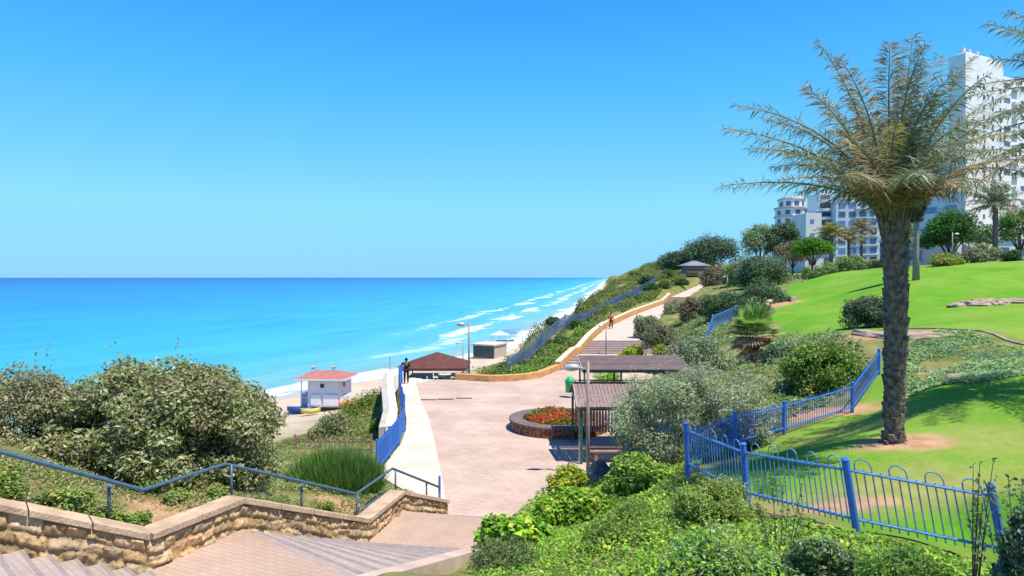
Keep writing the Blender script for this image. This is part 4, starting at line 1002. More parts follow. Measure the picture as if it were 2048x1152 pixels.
# ------------------------------------------------------------------ people
def skin_mesh(name, pts, edges, radii, m, parent, root=0):
    me = bpy.data.meshes.new(name); bm = bmesh.new(); lay = bm.verts.layers.skin.verify(); vs = [bm.verts.new(p) for p in pts]
    for a, b_ in edges: bm.edges.new((vs[a], vs[b_]))
    for v, r in zip(vs, radii):
        v[lay].radius = (r, r) if not isinstance(r, tuple) else r
    vs[root][lay].use_root = True
    bm.to_mesh(me); bm.free(); o = link_mesh(name, me, parent, m)
    s = o.modifiers.new('skin', 'SKIN'); s.use_smooth_shade = True; q = o.modifiers.new('sub', 'SUBSURF'); q.levels = 1; q.render_levels = 1
    return o
def person(label, loc, rz, top, bottom, skin, hair, lhand, rhand, stride=.0, hat=None):
    root = empty("person", loc, rz); tag(root, label, "person")
    sk = mat("skin", skin, tuple(c * .9 for c in skin), 5, .6); tp = mat("shirt_cloth", top, tuple(c * .8 for c in top), 8); bt = mat("trouser_cloth", bottom, tuple(c * .8 for c in bottom), 8)
    hr = mat("hair", hair, tuple(c * .7 for c in hair), 10)
    s = stride
    J = {'pel': (0, 0, .95), 'wa': (0, 0, 1.10), 'ch': (0, 0, 1.32), 'nk': (0, 0, 1.48), 'hd': (0, .015, 1.62), 'tp': (0, .01, 1.72), 'ns': (0, .105, 1.61),
         'lh': (-.10, 0, .90), 'lk': (-.11, s * .7 + .03, .50), 'la': (-.11, s * .9 - .02, .09), 'lt': (-.115, s * .9 + .16, .04),
         'rh': (.10, 0, .90), 'rk': (.11, -s * .4 + .03, .50), 'ra': (.11, -s - .02, .09), 'rt': (.115, -s + .16, .04),
         'ls': (-.19, 0, 1.40), 'rs': (.19, 0, 1.40)}
    for side, hand in (('l', lhand), ('r', rhand)):
        sh = Vector(J[side + 's']); hd = Vector(hand); mid = (sh + hd) / 2; L = (hd - sh).length; bend = math.sqrt(max(0, .29 ** 2 - (L / 2) ** 2)) if L < .58 else 0
        J[side + 'e'] = tuple(mid + Vector((0, -bend, -bend * .3))); J[side + 'w'] = tuple(hd)
        d = (hd - mid).normalized(); J[side + 'p'] = tuple(hd + d * .07)
    names = list(J); id_ = {k: i for i, k in enumerate(names)}; pts = [J[k] for k in names]
    rad = {'pel': (.15, .11), 'wa': (.13, .10), 'ch': (.16, .11), 'nk': .055, 'hd': (.08, .095), 'tp': .06, 'ns': .015, 'lh': .085, 'lk': .055, 'la': .04, 'lt': .035, 'rh': .085, 'rk': .055, 'ra': .04, 'rt': .035, 'ls': .06, 'rs': .06, 'le': .04, 're': .04, 'lw': .028, 'rw': .028, 'lp': .035, 'rp': .035}
    rr = [rad[k] for k in names]
    E = [('pel', 'wa'), ('wa', 'ch'), ('ch', 'nk'), ('nk', 'hd'), ('hd', 'tp'), ('hd', 'ns'), ('pel', 'lh'), ('lh', 'lk'), ('lk', 'la'), ('la', 'lt'), ('pel', 'rh'), ('rh', 'rk'), ('rk', 'ra'), ('ra', 'rt'), ('ch', 'ls'), ('ls', 'le'), ('le', 'lw'), ('lw', 'lp'), ('ch', 'rs'), ('rs', 're'), ('re', 'rw'), ('rw', 'rp')]
    ed = [(id_[a], id_[b_]) for a, b_ in E]
    for side in 'lr':               # fingers and thumb
        p = Vector(J[side + 'p']); w_ = Vector(J[side + 'w']); d = (p - w_).normalized(); sd_ = d.cross(Vector((0, 0, 1)));
        sd_ = Vector((0, 1, 0)) if sd_.length < .1 else sd_.normalized()
        for k, (o_, L) in enumerate(((-.03, .065), (-.01, .08), (.01, .075), (.03, .06), (.045, .05))):
            b0 = p if k < 4 else w_.lerp(p, .5)
            q = b0 + sd_ * o_ + d * (.03 if k < 4 else .02); q2 = q + d * L * .8 + Vector((0, 0, -.012)) + sd_ * (o_ * .3)
            i0 = len(pts); pts += [tuple(q), tuple(q2)]; rr += [.010, .008]; ed += [(id_[side + ('p' if k < 4 else 'w')], i0), (i0, i0 + 1)]
    skin_mesh("body", pts, ed, rr, sk, root)
    def sub(name, keys, es, grow, m):
        kk = [names.index(k) for k in keys]; ii = {k: i for i, k in enumerate(keys)}
        r2 = [tuple(a + grow for a in rr[i]) if isinstance(rr[i], tuple) else rr[i] + grow for i in kk]
        skin_mesh(name, [pts[i] for i in kk], [(ii[a], ii[b_]) for a, b_ in es], r2, m, root)
    sub("shirt", ['pel', 'wa', 'ch', 'ls', 'le', 'rs', 're'], [('pel', 'wa'), ('wa', 'ch'), ('ch', 'ls'), ('ls', 'le'), ('ch', 'rs'), ('rs', 're')], .018, tp)
    sub("trousers", ['pel', 'lh', 'lk', 'la', 'rh', 'rk', 'ra'], [('pel', 'lh'), ('lh', 'lk'), ('lk', 'la'), ('pel', 'rh'), ('rh', 'rk'), ('rk', 'ra')], .020, bt)
    MB().lathe([(.02, .145), (.07, .125), (.10, .07), (.102, .0), (.085, -.04)], (0, -.012, 1.615), 14).build("hair", hr, root, True)
    return root
person("person in black leaning on the blue fence at the seaward corner of the plaza", (-7.15, 45.1, ZP + .012), .15, (.012, .012, .014), (.010, .010, .012), (.20, .11, .07), (.01, .01, .01), (-.52, .22, 1.18), (.24, .12, .92), .03)
px_ = P(1222, 660, 72)[0]
person("person in a red shirt and dark shorts walking down the hill path", (px_, 72, tz(px_, 72) + .1), math.pi, (.50, .05, .05), (.012, .012, .015), (.30, .17, .11), (.03, .02, .015), (-.30, .10, .90), (.30, -.08, .90), .18)

# ------------------------------------------------------------------ palms
def frond(mb_v, mb_f, mb_c, rng, base, tip, arch, nl, ll, lw, cols, start=.16):
    b, t = np.array(base, float), np.array(tip, float); mid = b + (t - b) * np.array([.33, .33, .62]) + np.array(arch) * .75 + rng.normal(size=3) * [.12, .12, .05] * (3.0 / 3.0)
    q = np.linspace(0, 1, 16)[:, None]; C = (1 - q) ** 2 * b + 2 * q * (1 - q) * mid + q * q * t
    # rachis: thin 4-sided tube
    tube = MB(); tube.tube([tuple(p) for p in C], [.035 * (1 - i / 17) ** 1.2 + .004 for i in range(16)], 4)
    n0 = sum(len(v) for v in mb_v); V = np.array(tube.v); mb_v.append(V); mb_f.extend([tuple(i + n0 for i in f) for f in tube.f if len(f) == 4]); mb_c.append(np.repeat(np.array([[.30, .26, .12]]), len(V), 0))
    ts_ = np.linspace(start, 1, nl); P0 = (1 - ts_[:, None]) ** 2 * b + 2 * ts_[:, None] * (1 - ts_[:, None]) * mid + ts_[:, None] ** 2 * t
    Tn = unit(2 * (1 - ts_[:, None]) * (mid - b) + 2 * ts_[:, None] * (t - mid))
    side = unit(np.cross(Tn, [0, 0, 1.0])); upv = np.cross(side, Tn)
    prof = np.clip(np.sin(np.pi * (.12 + .80 * ts_)) ** .6, .25, 1)
    for sg in (-1, 1):
        n = nl; L = ll * prof * rng.uniform(.75, 1.15, n)
        d = unit(Tn * rng.uniform(.35, .8, (n, 1)) + sg * side * rng.uniform(.55, 1.0, (n, 1)) + upv * rng.uniform(-.35, .55, (n, 1)) + rng.normal(size=(n, 3)) * .2 + np.array([0, 0, -.22]))
        e = P0 + d * L[:, None]; e[:, 2] -= .16 * L; wv = unit(np.cross(d, upv + .3 * side)) * lw * .5
        mdl = P0 + d * L[:, None] * .4
        V = np.stack([P0, mdl + wv, e, mdl - wv], 1).reshape(-1, 3); n0 = sum(len(v) for v in mb_v); mb_v.append(V)
        mb_f.extend([tuple(x) for x in (np.arange(4 * n).reshape(n, 4) + n0)]); mb_c.append(np.repeat(pick(rng, cols, n, None, .35), 4, 0))

PALMC = [(.19, .25, .15), (.29, .34, .25), (.11, .16, .08), (.44, .46, .39), (.16, .23, .08)]
PALMT = [(.36, .28, .16), (.46, .40, .28), (.22, .17, .09), (.20, .25, .12)]
PALMG = [(.30, .33, .06), (.22, .26, .06), (.40, .36, .09)]
def frond_obj(parent, rng, base, tip, arch, nl=58, ll=.42, lw=.026, cols=PALMC, start=.16, name="frond"):
    v, f, c = [], [], []; frond(v, f, c, rng, base, tip, arch, nl, ll, lw, cols, start); return np_mesh(name, np.vstack(v), np.array(f), np.vstack(c), parent, FOL)

TRUNKM = mat("palm_trunk", (.24, .195, .165), (.10, .08, .07), 9, .95, .1, .8, 20)
def palm_trunk(root, H, r0, r1, wob=.06, boots=True, seed=1):
    rng = np.random.default_rng(seed); pts, rr = [], []
    for i in range(24):
        q = i / 23; pts.append((wob * math.sin(q * 3.1) - .10 * q * 0, wob * .5 * math.sin(q * 5), -.25 + (H + .25) * q)); rr.append(r0 + (r1 - r0) * q + .10 * max(0, .06 - q) / .06 + .015 * math.sin(i * 2.2))
    mb = MB(); mb.tube(pts, rr, 16); tr = mb.build("trunk", TRUNKM, root, True)
    if boots:
        bb = MB(); n = int(H * 62)
        for k in range(n):
            q = (k + .5) / n; a = k * 2.39996; i = q * 23; i0 = int(i); p = Vector(pts[i0]).lerp(Vector(pts[min(i0 + 1, 23)]), i - i0); r = rr[i0] - .01
            d = Vector((math.cos(a), math.sin(a), 0)); s_ = Vector((-math.sin(a), math.cos(a), 0)); o = p + d * r; h_ = .085 * rng.uniform(.8, 1.3); out = .045 * rng.uniform(.5, 1.6); ww = .075 * rng.uniform(.8, 1.2)
            vs = [o - s_ * ww + Vector((0, 0, -h_)), o + s_ * ww + Vector((0, 0, -h_)), o + s_ * ww * .45 + d * out + Vector((0, 0, h_)), o - s_ * ww * .45 + d * out + Vector((0, 0, h_)), o + s_ * ww * .5 + Vector((0, 0, h_ * 1.05)) - d * .02, o - s_ * ww * .5 + Vector((0, 0, h_ * 1.05)) - d * .02]
            bb.add(vs, [(0, 1, 2, 3), (3, 2, 4, 5), (1, 4, 2), (0, 3, 5)])
        bb.build("leaf_scars", TRUNKM, tr)
    return tr

def big_palm():
    d = 14.0; bx, by, bz = P(1787, 884, d); bz = tz(bx, by); root = empty("date_palm", (bx, by, bz)); tag(root, "large date palm with rough dark trunk standing on the lawn by the blue fence", "palm tree")
    ctop = P(1768, 425, d); H = ctop[2] - bz; rng = np.random.default_rng(11)
    palm_trunk(root, H, .165, .245, .05, True, 4)
    off = Vector((0, 0, H))
    def tipv(px, py, dy): x, y, z = P(px, py, d + dy); return (x - bx, y - by, z - bz)
    T = [(1440, 372, .4, .55), (1446, 256, -.6, .5), (1470, 210, .8, .35), (1500, 296, -1.0, .5), (1545, 335, 1.2, .55), (1560, 360, -1.5, .7), (1610, 172, -.3, .25), (1634, 85, .5, .1), (1680, 118, -.8, .1),
         (1700, 180, 1.4, .15), (1780, 88, .2, .0), (1826, 72, .9, .0), (1852, 90, -.7, .0), (1878, 112, 1.2, .05), (1905, 150, -1.3, .05), (1945, 118, .4, .1), (1975, 150, -1.0, .2), (2005, 195, .8, .2),
         (2040, 215, -.5, .3), (2060, 260, .6, .4), (2070, 320, -.8, .5), (2050, 345, 1.0, .6), (2010, 370, -1.4, .7), (1940, 300, -2.2, .5), (1900, 230, 2.2, .3), (1800, 150, 2.0, .2),
         (1660, 260, -2.0, .4), (1640, 300, 2.2, .5), (1690, 350, -2.6, .6), (1850, 350, -2.9, .6), (1930, 380, -1.8, .8), (1600, 385, 1.6, .6), (1700, 300, 2.8, .5), (1960, 260, 1.8, .4), (1985, 300, 2.2, .5),
         (1840, 140, .6, .05), (1870, 190, -1.0, .1), (1910, 210, .5, .15), (1950, 240, -1.6, .3), (1720, 240, 1.0, .2), (1650, 200, .9, .25)]
    T += [(1648, 408, .5, .75), (1908, 396, -.7, .8), (1560, 300, .2, .45), (1530, 240, 1.2, .4), (1965, 390, .9, .8), (2030, 300, .2, .5), (1610, 330, -1.8, .7)]
    for k, (px, py, dy, ar) in enumerate(T):
        tp = tipv(px, py, dy); tp = (tp[0], tp[1], tp[2]); a = Vector((tp[0], tp[1], 0)); a = a.normalized() if a.length > .05 else Vector((1, 0, 0))
        base = (a.x * .16, a.y * .16, H + rng.uniform(-.12, .15)); col = PALMC if rng.random() < .62 else PALMT
        if k in (5, 22, 26, 28, 30) or k in (len(T) - 7, len(T) - 6): col = PALMT
        frond_obj(root, rng, base, tp, (0, 0, .25 + ar * .9), 104, .50, .026, col, .09)
    for k in range(20):         # young upright leaves and leaf bases round the bud
        a = k * 2.4; r = rng.uniform(.4, 1.4); frond_obj(root, rng, (math.cos(a) * .1, math.sin(a) * .1, H), (math.cos(a) * r, math.sin(a) * r, H + rng.uniform(.25, 2.3)), (0, 0, .3), 52, .40, .026, PALMG if k % 2 else PALMC, .10)
    sb_ = MB()
    for k in range(38):
        a = k * 2.4; q = rng.uniform(.15, .55); z0 = H - .45 + .012 * k; sb_.tube([(math.cos(a) * .22, math.sin(a) * .22, z0), (math.cos(a) * (.25 + .12 * q), math.sin(a) * (.25 + .12 * q), z0 + .4), (math.cos(a) * (.30 + .35 * q), math.sin(a) * (.30 + .35 * q), z0 + .8)], [.035, .028, .018], 5)
    sb_.build("leaf_bases", mat("leaf_base", (.20, .17, .08), (.09, .075, .05), 4, .8), root)
big_palm()

def generic_palm(name, label, px, ybase, yc, d, rfr, r0=.22, n=34, seed=1, cols=PALMC, dead=14, group=None, boots=False, ground=True, updo=.5, nl=40, ll=.4, lw=.035, parts=False):
    rng = np.random.default_rng(seed); x, y, z = P(px, ybase, d); z = tz(x, y) if ground else z; H = -(yc - HY) / F * d - z
    root = empty(name, (x, y, z)); tag(root, label, "palm tree", group); palm_trunk(root, H, r0, r0 * .8, .06, boots, seed); v, f, c = [], [], []
    for k in range(n):
        a = k * 2.39996 + rng.uniform(-.2, .2); e = math.radians(rng.uniform(-25, 80)) if not dead else math.radians(-20 + 100 * k / n); L = rfr * rng.uniform(.85, 1.1)
        tp = (L * math.cos(e) * math.cos(a), L * math.cos(e) * math.sin(a), H + L * math.sin(e) * .85 - .12 * L); ar = (0, 0, .32 * L * math.cos(e))
        col = PALMT if e < 0 or rng.random() < .3 else cols
        if parts: frond_obj(root, rng, (0, 0, H), tp, ar, nl, ll, lw, col)
        else: frond(v, f, c, rng, (0, 0, H), tp, ar, nl, ll, lw, col)
    if not parts: np_mesh("crown", np.vstack(v), np.array(f), np.vstack(c), root, FOL)
    return root
edge_palm = generic_palm("date_palm", "tall date palm at the right picture edge whose fronds reach in from above", 2268, 800, 235, 15.3, 3.9, .25, 44, 21, boots=False, nl=72, ll=.46, lw=.03, parts=True)
rge = np.random.default_rng(8); ex, ey, ez = edge_palm.location
for (px, py, dd) in [(1974, 48, 15.2), (2014, 24, 15.8), (2030, 60, 14.6), (1985, 118, 16.2), (1990, 225, 15.6), (1975, 318, 15.0), (2010, 275, 14.4), (2030, 345, 16.0)]:
    q = P(px, py, dd); h0 = P(0, 235, 15.3)[2] - ez; frond_obj(edge_palm, rge, (0, 0, h0), (q[0] - ex, q[1] - ey, q[2] - ez), (0, 0, .55), 110, .5, .028, PALMC if px % 4 else PALMT, .1)
generic_palm("small_palm", "young palm on a slim trunk in front of the white tower", 1990, 520, 412, 72, 3.6, .30, 34, 5, nl=34, ll=.6, lw=.09)
pg = "small palms below the pale apartment blocks"
generic_palm("small_palm", "left one of the small palms below the pale blue block", 1662, 535, 470, 110, 3.2, .35, 28, 6, group=pg, nl=24, ll=.7, lw=.14, cols=PALMG)
generic_palm("small_palm", "middle dry looking palm below the pale blue block", 1697, 532, 478, 112, 3.0, .28, 26, 7, group=pg, nl=24, ll=.7, lw=.14, cols=PALMT)
generic_palm("small_palm", "small palm below the pale blue block just left of the big trunk", 1722, 530, 462, 118, 3.2, .28, 26, 8, group=pg, nl=24, ll=.7, lw=.14, cols=PALMT)
# tall fan palm with skirt of dead leaves
def fan_palm():
    d = 50.0; x, y, z = P(1832, 560, d); z = tz(x, y); H = -(392 - HY) / F * d - z; rng = np.random.default_rng(9); root = empty("fan_palm", (x, y, z)); tag(root, "slender tall fan palm with brown skirt of dead leaves behind the big trunk", "palm tree")
    pts = [(0, 0, -.2), (0, 0, H * .3), (.05, 0, H * .7), (0, 0, H)]; MB().tube(pts, [.26, .20, .17, .17], 12).build("trunk", mat("smooth_trunk", (.30, .26, .24), (.2, .17, .16), 5, .9, .1, .4), root, True)
    n = 1500; a = rng.uniform(0, 2 * np.pi, n); h = rng.uniform(0, 1, n); rr = (.28 + .55 * h) * rng.uniform(.5, 1.1, n)
    pos = np.stack([rr * np.cos(a), rr * np.sin(a), H - 1.9 + 1.9 * h], -1); nr_ = unit(np.stack([np.cos(a), np.sin(a), np.full(n, .4)], -1) + rng.normal(size=(n, 3)) * .3)
    V, Fc, Cc = leaves(rng, pos, nr_, .5, .3, pick(rng, [(.20, .15, .11), (.14, .11, .09), (.27, .21, .14)], n)); np_mesh("dead_skirt", V, Fc, Cc, root, FOL)
    n = 2400; dd = unit(rng.normal(size=(n, 3)) + [0, 0, .25]); pos = dd * rng.uniform(.3, 1.35, (n, 1)) + [0, 0, H + .35]; V, Fc, Cc = leaves(rng, pos, unit(rng.normal(size=(n, 3))), .45, .22, pick(rng, [(.26, .24, .10), (.18, .20, .07), (.34, .27, .14)], n)); np_mesh("crown", V, Fc, Cc, root, FOL)
fan_palm()

# fan-leaved dwarf palm among the shrubs
def dwarf_palm():
    d = 34.0; x, y = P(1508, 700, d)[:2]; z = min(tz(x, y), P(0, 712, d)[2]); rng = np.random.default_rng(31); root = empty("dwarf_palm", (x, y, z)); tag(root, "dwarf fan palm with brown dead leaves among the shrubs below the lawn", "palm tree")
    Ht = -(655 - HY) / F * d - z; MB().tube([(0, 0, -.1), (0, 0, Ht)], [.3, .22], 10).build("trunk", TRUNKM, root, True)
    def fan(c, dirv, r, col):
        dirv = unit(np.array(dirv)); s_ = unit(np.cross(dirv, [0, 0, 1.0]) + 1e-6); nrm = np.cross(s_, dirv); V, Fc = [], []
        for k in range(15):
            q = math.radians(-75 + 150 * k / 14); dr = dirv * math.cos(q) + s_ * math.sin(q); wv = np.cross(dr, nrm) * r * .06; n0 = len(V)
            V += [c, c + dr * r * .55 + wv, c + dr * r * rng.uniform(.85, 1.05), c + dr * r * .55 - wv]; Fc.append((n0, n0 + 1, n0 + 2, n0 + 3))
        return np.array(V), np.array(Fc), np.repeat(pick(rng, col, 15), 4, 0)
    for nm, N, col, lo, hi in (("green_leaves", 24, [(.16, .38, .07), (.24, .42, .08), (.42, .42, .14)], 0, 80), ("dead_leaves", 36, [(.50, .38, .22), (.40, .29, .18), (.58, .48, .30)], -65, 15)):
        Vs, Fs, Cs, n0 = [], [], [], 0
        for k in range(N):
            a = k * 2.4 + rng.uniform(-.3, .3); e = math.radians(rng.uniform(lo, hi)); dv = np.array([math.cos(e) * math.cos(a), math.cos(e) * math.sin(a), math.sin(e)]); c = np.array([0, 0, Ht * (1 if lo > 0 else rng.uniform(.55, 1))]) + dv * rng.uniform(.4, .75)
            V, Fc, Cc = fan(c, dv, rng.uniform(.8, 1.15), col); Vs.append(V); Fs.append(Fc + n0); Cs.append(Cc); n0 += len(V)
        np_mesh(nm, np.vstack(Vs), np.vstack(Fs), np.vstack(Cs), root, FOL)
dwarf_palm()

# ------------------------------------------------------------------ buildings
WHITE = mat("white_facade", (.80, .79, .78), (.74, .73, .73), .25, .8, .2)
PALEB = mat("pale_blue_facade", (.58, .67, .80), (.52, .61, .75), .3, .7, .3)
WINM = mat("window_glass", (.10, .14, .20), (.07, .10, .15), .6, .15, .6)
WINB = mat("blue_window_glass", (.16, .28, .48), (.10, .20, .38), .6, .15, .6)
GREYB = mat("grey_facade", (.68, .67, .68), (.60, .60, .61), .3, .8)
def block(root, name, o, ux, L, D, z0, z1, m, parent=None):
    """box whose near corner is o, front face along ux (unit 2d), depth to the back-left normal"""
    vx = (-ux[1], ux[0]); q = [(0, 0), (ux[0] * L, ux[1] * L), (ux[0] * L + vx[0] * D, ux[1] * L + vx[1] * D), (vx[0] * D, vx[1] * D)]
    mb = MB(); mb.prism([(o[0] + a, o[1] + b_) for a, b_ in q], z0, z1); return mb.build(name, m, root)
def win(root, o, dirx, nrm, s, z, w_, h_, m, name="window", proud=.05):
    c = (o[0] + dirx[0] * s + nrm[0] * proud * .5, o[1] + dirx[1] * s + nrm[1] * proud * .5, z); a = math.atan2(dirx[1], dirx[0])
    return MB().box(*c, w_, .1 + proud, h_, a).build(name, m, root)
def highrise():
    O = Vector((136, 200, 3)); root = empty("tower_block", O); tag(root, "tall white residential tower at the right picture edge behind the big palm", "building")
    ux = (.894, .447); vx = (-.447, .894); nf = (.447, -.894); nl_ = (-.894, -.447); zt = -(106 - HY) / F * 200 - 3
    block(root, "main_wall", (0, 0), ux, 20, 5, -6, zt, WHITE); o2 = (ux[0] * 20.02 + vx[0] * 1.5, ux[1] * 20.02 + vx[1] * 1.5)
    block(root, "side_wing", o2, ux, 26, 14, -6, zt - 3.4, WHITE)
    block(root, "roof_parapet", (ux[0] * 2 + vx[0], ux[1] * 2 + vx[1]), ux, 14, 3, zt, zt + 1.0, WHITE)
    k = 0
    for r in range(20):
        z = zt - 9 - r * 3.05
        if z < 2: break
        for s in (9.5, 14.2, 18.4): win(root, (0, 0), ux, nf, s, z, .95, 1.35, WINM)
    for r in range(12):
        z = zt - 6.2 - r * 4.6
        win(root, o2, ux, nf, 5, z, 3.4, 1.5, WINM); win(root, o2, ux, nf, 14, z, 2.4, 1.5, WINM)
    for s_ in (4, 7, 11):
        MB().lathe([(.02, 0), (.7, 0), (.7, 1.9), (.02, 2.1)], (ux[0] * s_ + vx[0] * 3, ux[1] * s_ + vx[1] * 3, zt + 1.0), 12).build("water_tank", GREYB, root)
    for r in range(12):
        z = zt - 7.4 - r * 4.6; c_ = (o2[0] + ux[0] * 9.5 + nf[0] * .5, o2[1] + ux[1] * 9.5 + nf[1] * .5)
        MB().box(*c_, z + .45, 3.2, 1.0, 1.0, math.atan2(ux[1], ux[0])).build("balcony", GREYB, root)
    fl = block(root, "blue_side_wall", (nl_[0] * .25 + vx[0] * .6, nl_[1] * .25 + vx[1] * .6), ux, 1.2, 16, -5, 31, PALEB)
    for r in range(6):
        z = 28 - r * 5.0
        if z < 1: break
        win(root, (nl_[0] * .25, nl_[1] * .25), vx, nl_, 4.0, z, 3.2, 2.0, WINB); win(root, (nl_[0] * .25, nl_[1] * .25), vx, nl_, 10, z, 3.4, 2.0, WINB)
highrise()
def blue_block():
    root = empty("apartment_block", (118, 235, 5)); tag(root, "pale blue glass fronted apartment block left of the big palm trunk", "building"); ux = (.985, -.17); nf = (-.17, -.985)
    o = (P(1672, 0, 235)[0] - 118, 0); zt = -(398 - HY) / F * 235 - 5; block(root, "main_wall", o, ux, 34, 14, -6, zt, PALEB); block(root, "roof_box", (o[0] + 4, o[1] + 3), ux, 7, 6, zt, zt + 2.5, WHITE)
    for r in range(7):
        z = zt - 2.2 - r * 3.2
        for s in np.arange(2, 33, 3.4): win(root, o, ux, nf, s, z, 2.2, 1.9, WINB if (int(s) + r) % 3 else WINM)
        MB().box(o[0] + ux[0] * 10 + nf[0] * .5, o[1] + ux[1] * 10 + nf[1] * .5, z - 1.35, 7.5, 1.0, .35, math.atan2(ux[1], ux[0])).build("balcony", WHITE, root)
blue_block()
def balcony_block():
    d = 240; x0 = P(1612, 0, d)[0]; x1 = P(1668, 0, d)[0]; root = empty("apartment_block", (x0, d, 5)); tag(root, "white apartment block with rounded stacked balconies above the lime umbrella tree", "building"); zt = -(398 - HY) / F * d - 5
    wdt = x1 - x0; block(root, "grey_wall", (0, 0), (1, 0), wdt * .56, 12, -6, zt - 5, GREYB); block(root, "balcony_tower", (wdt * .58, 2), (1, 0), wdt * .42, 10, -6, zt + 2.5, WHITE)
    for r in range(9):
        z = zt + 1.0 - r * 3.1; mb = MB(); mb.lathe([(.05, 0), (3.0, 0), (3.0, .95), (.05, .95)], (wdt * .76, 2.2, z - 2.2), 20, 1, 1); mb.build("balcony", WHITE, root, False)
        win(root, (wdt * .58, 2), (1, 0), (0, -1), wdt * .2, z - .2, 3.6, 1.6, WINM)
    for r in range(3): win(root, (0, 0), (1, 0), (0, -1), 2.2, zt - 8 - r * 5, 1.3, 1.4, WINB)
balcony_block()
def stepped_tower():
    d = 262; xc = P(1583, 0, d)[0]; root = empty("apartment_block", (xc, d, 5)); tag(root, "far white stepped tower with a rounded top left of the apartment blocks", "building"); zt = -(397 - HY) / F * d - 5
    for nm, r, z0, z1 in (("lower_storeys", 7.4, -8, zt - 11), ("middle_storeys", 6.2, zt - 11, zt - 4), ("top_storey", 5.0, zt - 4, zt - .8), ("roof", 4.2, zt - .8, zt + .4)):
        mb = MB(); mb.lathe([(.05, z0), (r, z0), (r, z1), (.05, z1)], n=10); mb.build(nm, WHITE, root)
    for r, z in ((7.9, zt - 11), (6.8, zt - 4.2), (5.4, zt - .8), (7.9, zt - 15), (7.9, zt - 18.5), (6.8, zt - 7.6)):
        mb = MB(); mb.lathe([(.05, z), (r, z), (r, z + .5), (.05, z + .5)], n=10); mb.build("balcony", mat("tan_slab", (.62, .52, .44), (.55, .46, .38), .5), root)
    for r, z in ((7.42, zt - 13), (7.42, zt - 16.6), (6.22, zt - 5.8), (6.22, zt - 9.2), (5.02, zt - 2.4)):
        for a in (-155, -120, -85, -50, -20):
            q = math.radians(a); q = math.radians(round((a + 18) / 36) * 36 - 18)
            rr = r * math.cos(math.pi / 10); MB().box(rr * math.cos(q), rr * math.sin(q), z, .14, 1.7, 1.7, q).build("window", WINM, root)
stepped_tower()
def low_house(px, d, wpx, ytop, ybase, label, m, wins=3, nm="white_house"):
    x, y, z = P(px, ybase, d); z = tz(x, y) - .5; root = empty(nm, (x, y, z)); tag(root, label, "building"); W = wpx / F * d; H = -(ytop - HY) / F * d - z
    block(root, "wall", (-W / 2, 0), (1, 0), W, 8, -1, H, m); MB().box(0, 3.9, H + .15, W + .5, 8.4, .3).build("roof", WHITE, root)
    for k in range(wins): win(root, (-W / 2, 0), (1, 0), (0, -1), W * (k + .5) / wins, H * .6, W / wins * .45, 1.3, WINM)
low_house(1950, 100, 70, 468, 515, "low cream house between the round green tree and the young palm", mat("cream_render", (.72, .66, .58), (.66, .6, .52), .5), 2)
low_house(1848, 110, 70, 480, 520, "low blue-grey glazed building behind the slender fan palm", WINB, 4, "glazed_building")
low_house(1640, 130, 60, 505, 535, "low grey roofed building behind the lime umbrella tree", GREYB, 2, "grey_house")
low_house(2030, 105, 90, 478, 520, "pale wall of a low house behind the right hand garden trees", mat("pale_aqua", (.62, .70, .72), (.55, .62, .64), .5), 2)
def kiosk():
    x, y = P(1388, 0, 140)[:2]; z = tz(x, y); root = empty("hill_kiosk", (x, y, z), .1); tag(root, "small brown pavilion with slate roof at the top of the hill path", "kiosk"); MB().box(0, 0, 1.1, 4.2, 3.5, 2.2).build("walls", mat("brown_boards", (.30, .19, .15), (.22, .14, .11), 1.5), root)
    MB().box(0, -1.85, .9, 4.4, .3, .25).build("counter", mat("counter_wood", (.55, .40, .33), None, 2), root); mb = MB(); hip_tier(mb, 0, 0, 2.8, 2.4, 2.2, .5, .1, 3.2); mb.build("roof", mat("slate_roof", (.20, .24, .30), (.15, .18, .24), 1.5), root)
kiosk()

# ------------------------------------------------------------------ trees on the hill
tg = "dark evergreen trees along the hill top"
tree("evergreen_tree", "tallest dark evergreen tree at the head of the hill path", 1428, 468, 545, 130, 150, PINE, 9000, .42, .08, group=tg, seed=2)
tree("evergreen_tree", "lower dark evergreen at the seaward end of the hilltop trees", 1356, 500, 552, 100, 155, PINE, 6500, .42, .05, group=tg, seed=3)
tree("evergreen_tree", "small dark evergreen between the hilltop trees and the kiosk", 1392, 486, 548, 90, 158, PINE, 5600, .42, .06, group=tg, seed=4)
tree("bushy_tree", "grey-green bushy tree in front of the far stepped tower", 1520, 441, 540, 90, 165, SAGE, 6500, .45, .12, seed=5)
tree("bushy_tree", "taller grey-green tree touching the stepped tower on its right", 1568, 434, 540, 84, 160, [(.09, .15, .07), (.13, .20, .10), (.12, .19, .09)], 7000, .45, .12, seed=6)
tree("umbrella_tree", "lime green umbrella shaped tree with dark leaning trunk at the lawn edge", 1622, 472, 562, 96, 98, [(.10, .30, .02), (.16, .38, .03), (.07, .20, .02)], 5200, .32, .42, seed=7, flat=.15, lean=.3)
tree("round_tree", "dense round deep green tree beyond the lawn right of the fan palm", 1898, 418, 522, 126, 78, [(.05, .17, .03), (.09, .24, .04), (.06, .15, .03)], 13000, .24, .2, seed=8)
tree("garden_tree", "bushy green tree at the right picture edge behind the lawn", 2040, 410, 522, 100, 84, MID, 6500, .26, .3, seed=9)
tree("garden_tree", "pale green tree partly hidden right behind the big palm trunk", 1800, 430, 530, 70, 100, SAGE, 3600, .32, .3, seed=10)
tree("garden_tree", "olive tree between the small palms and the lime umbrella tree", 1585, 480, 555, 80, 120, [(.24, .25, .13), (.18, .20, .09), (.30, .27, .17)], 3400, .36, .3, seed=12)
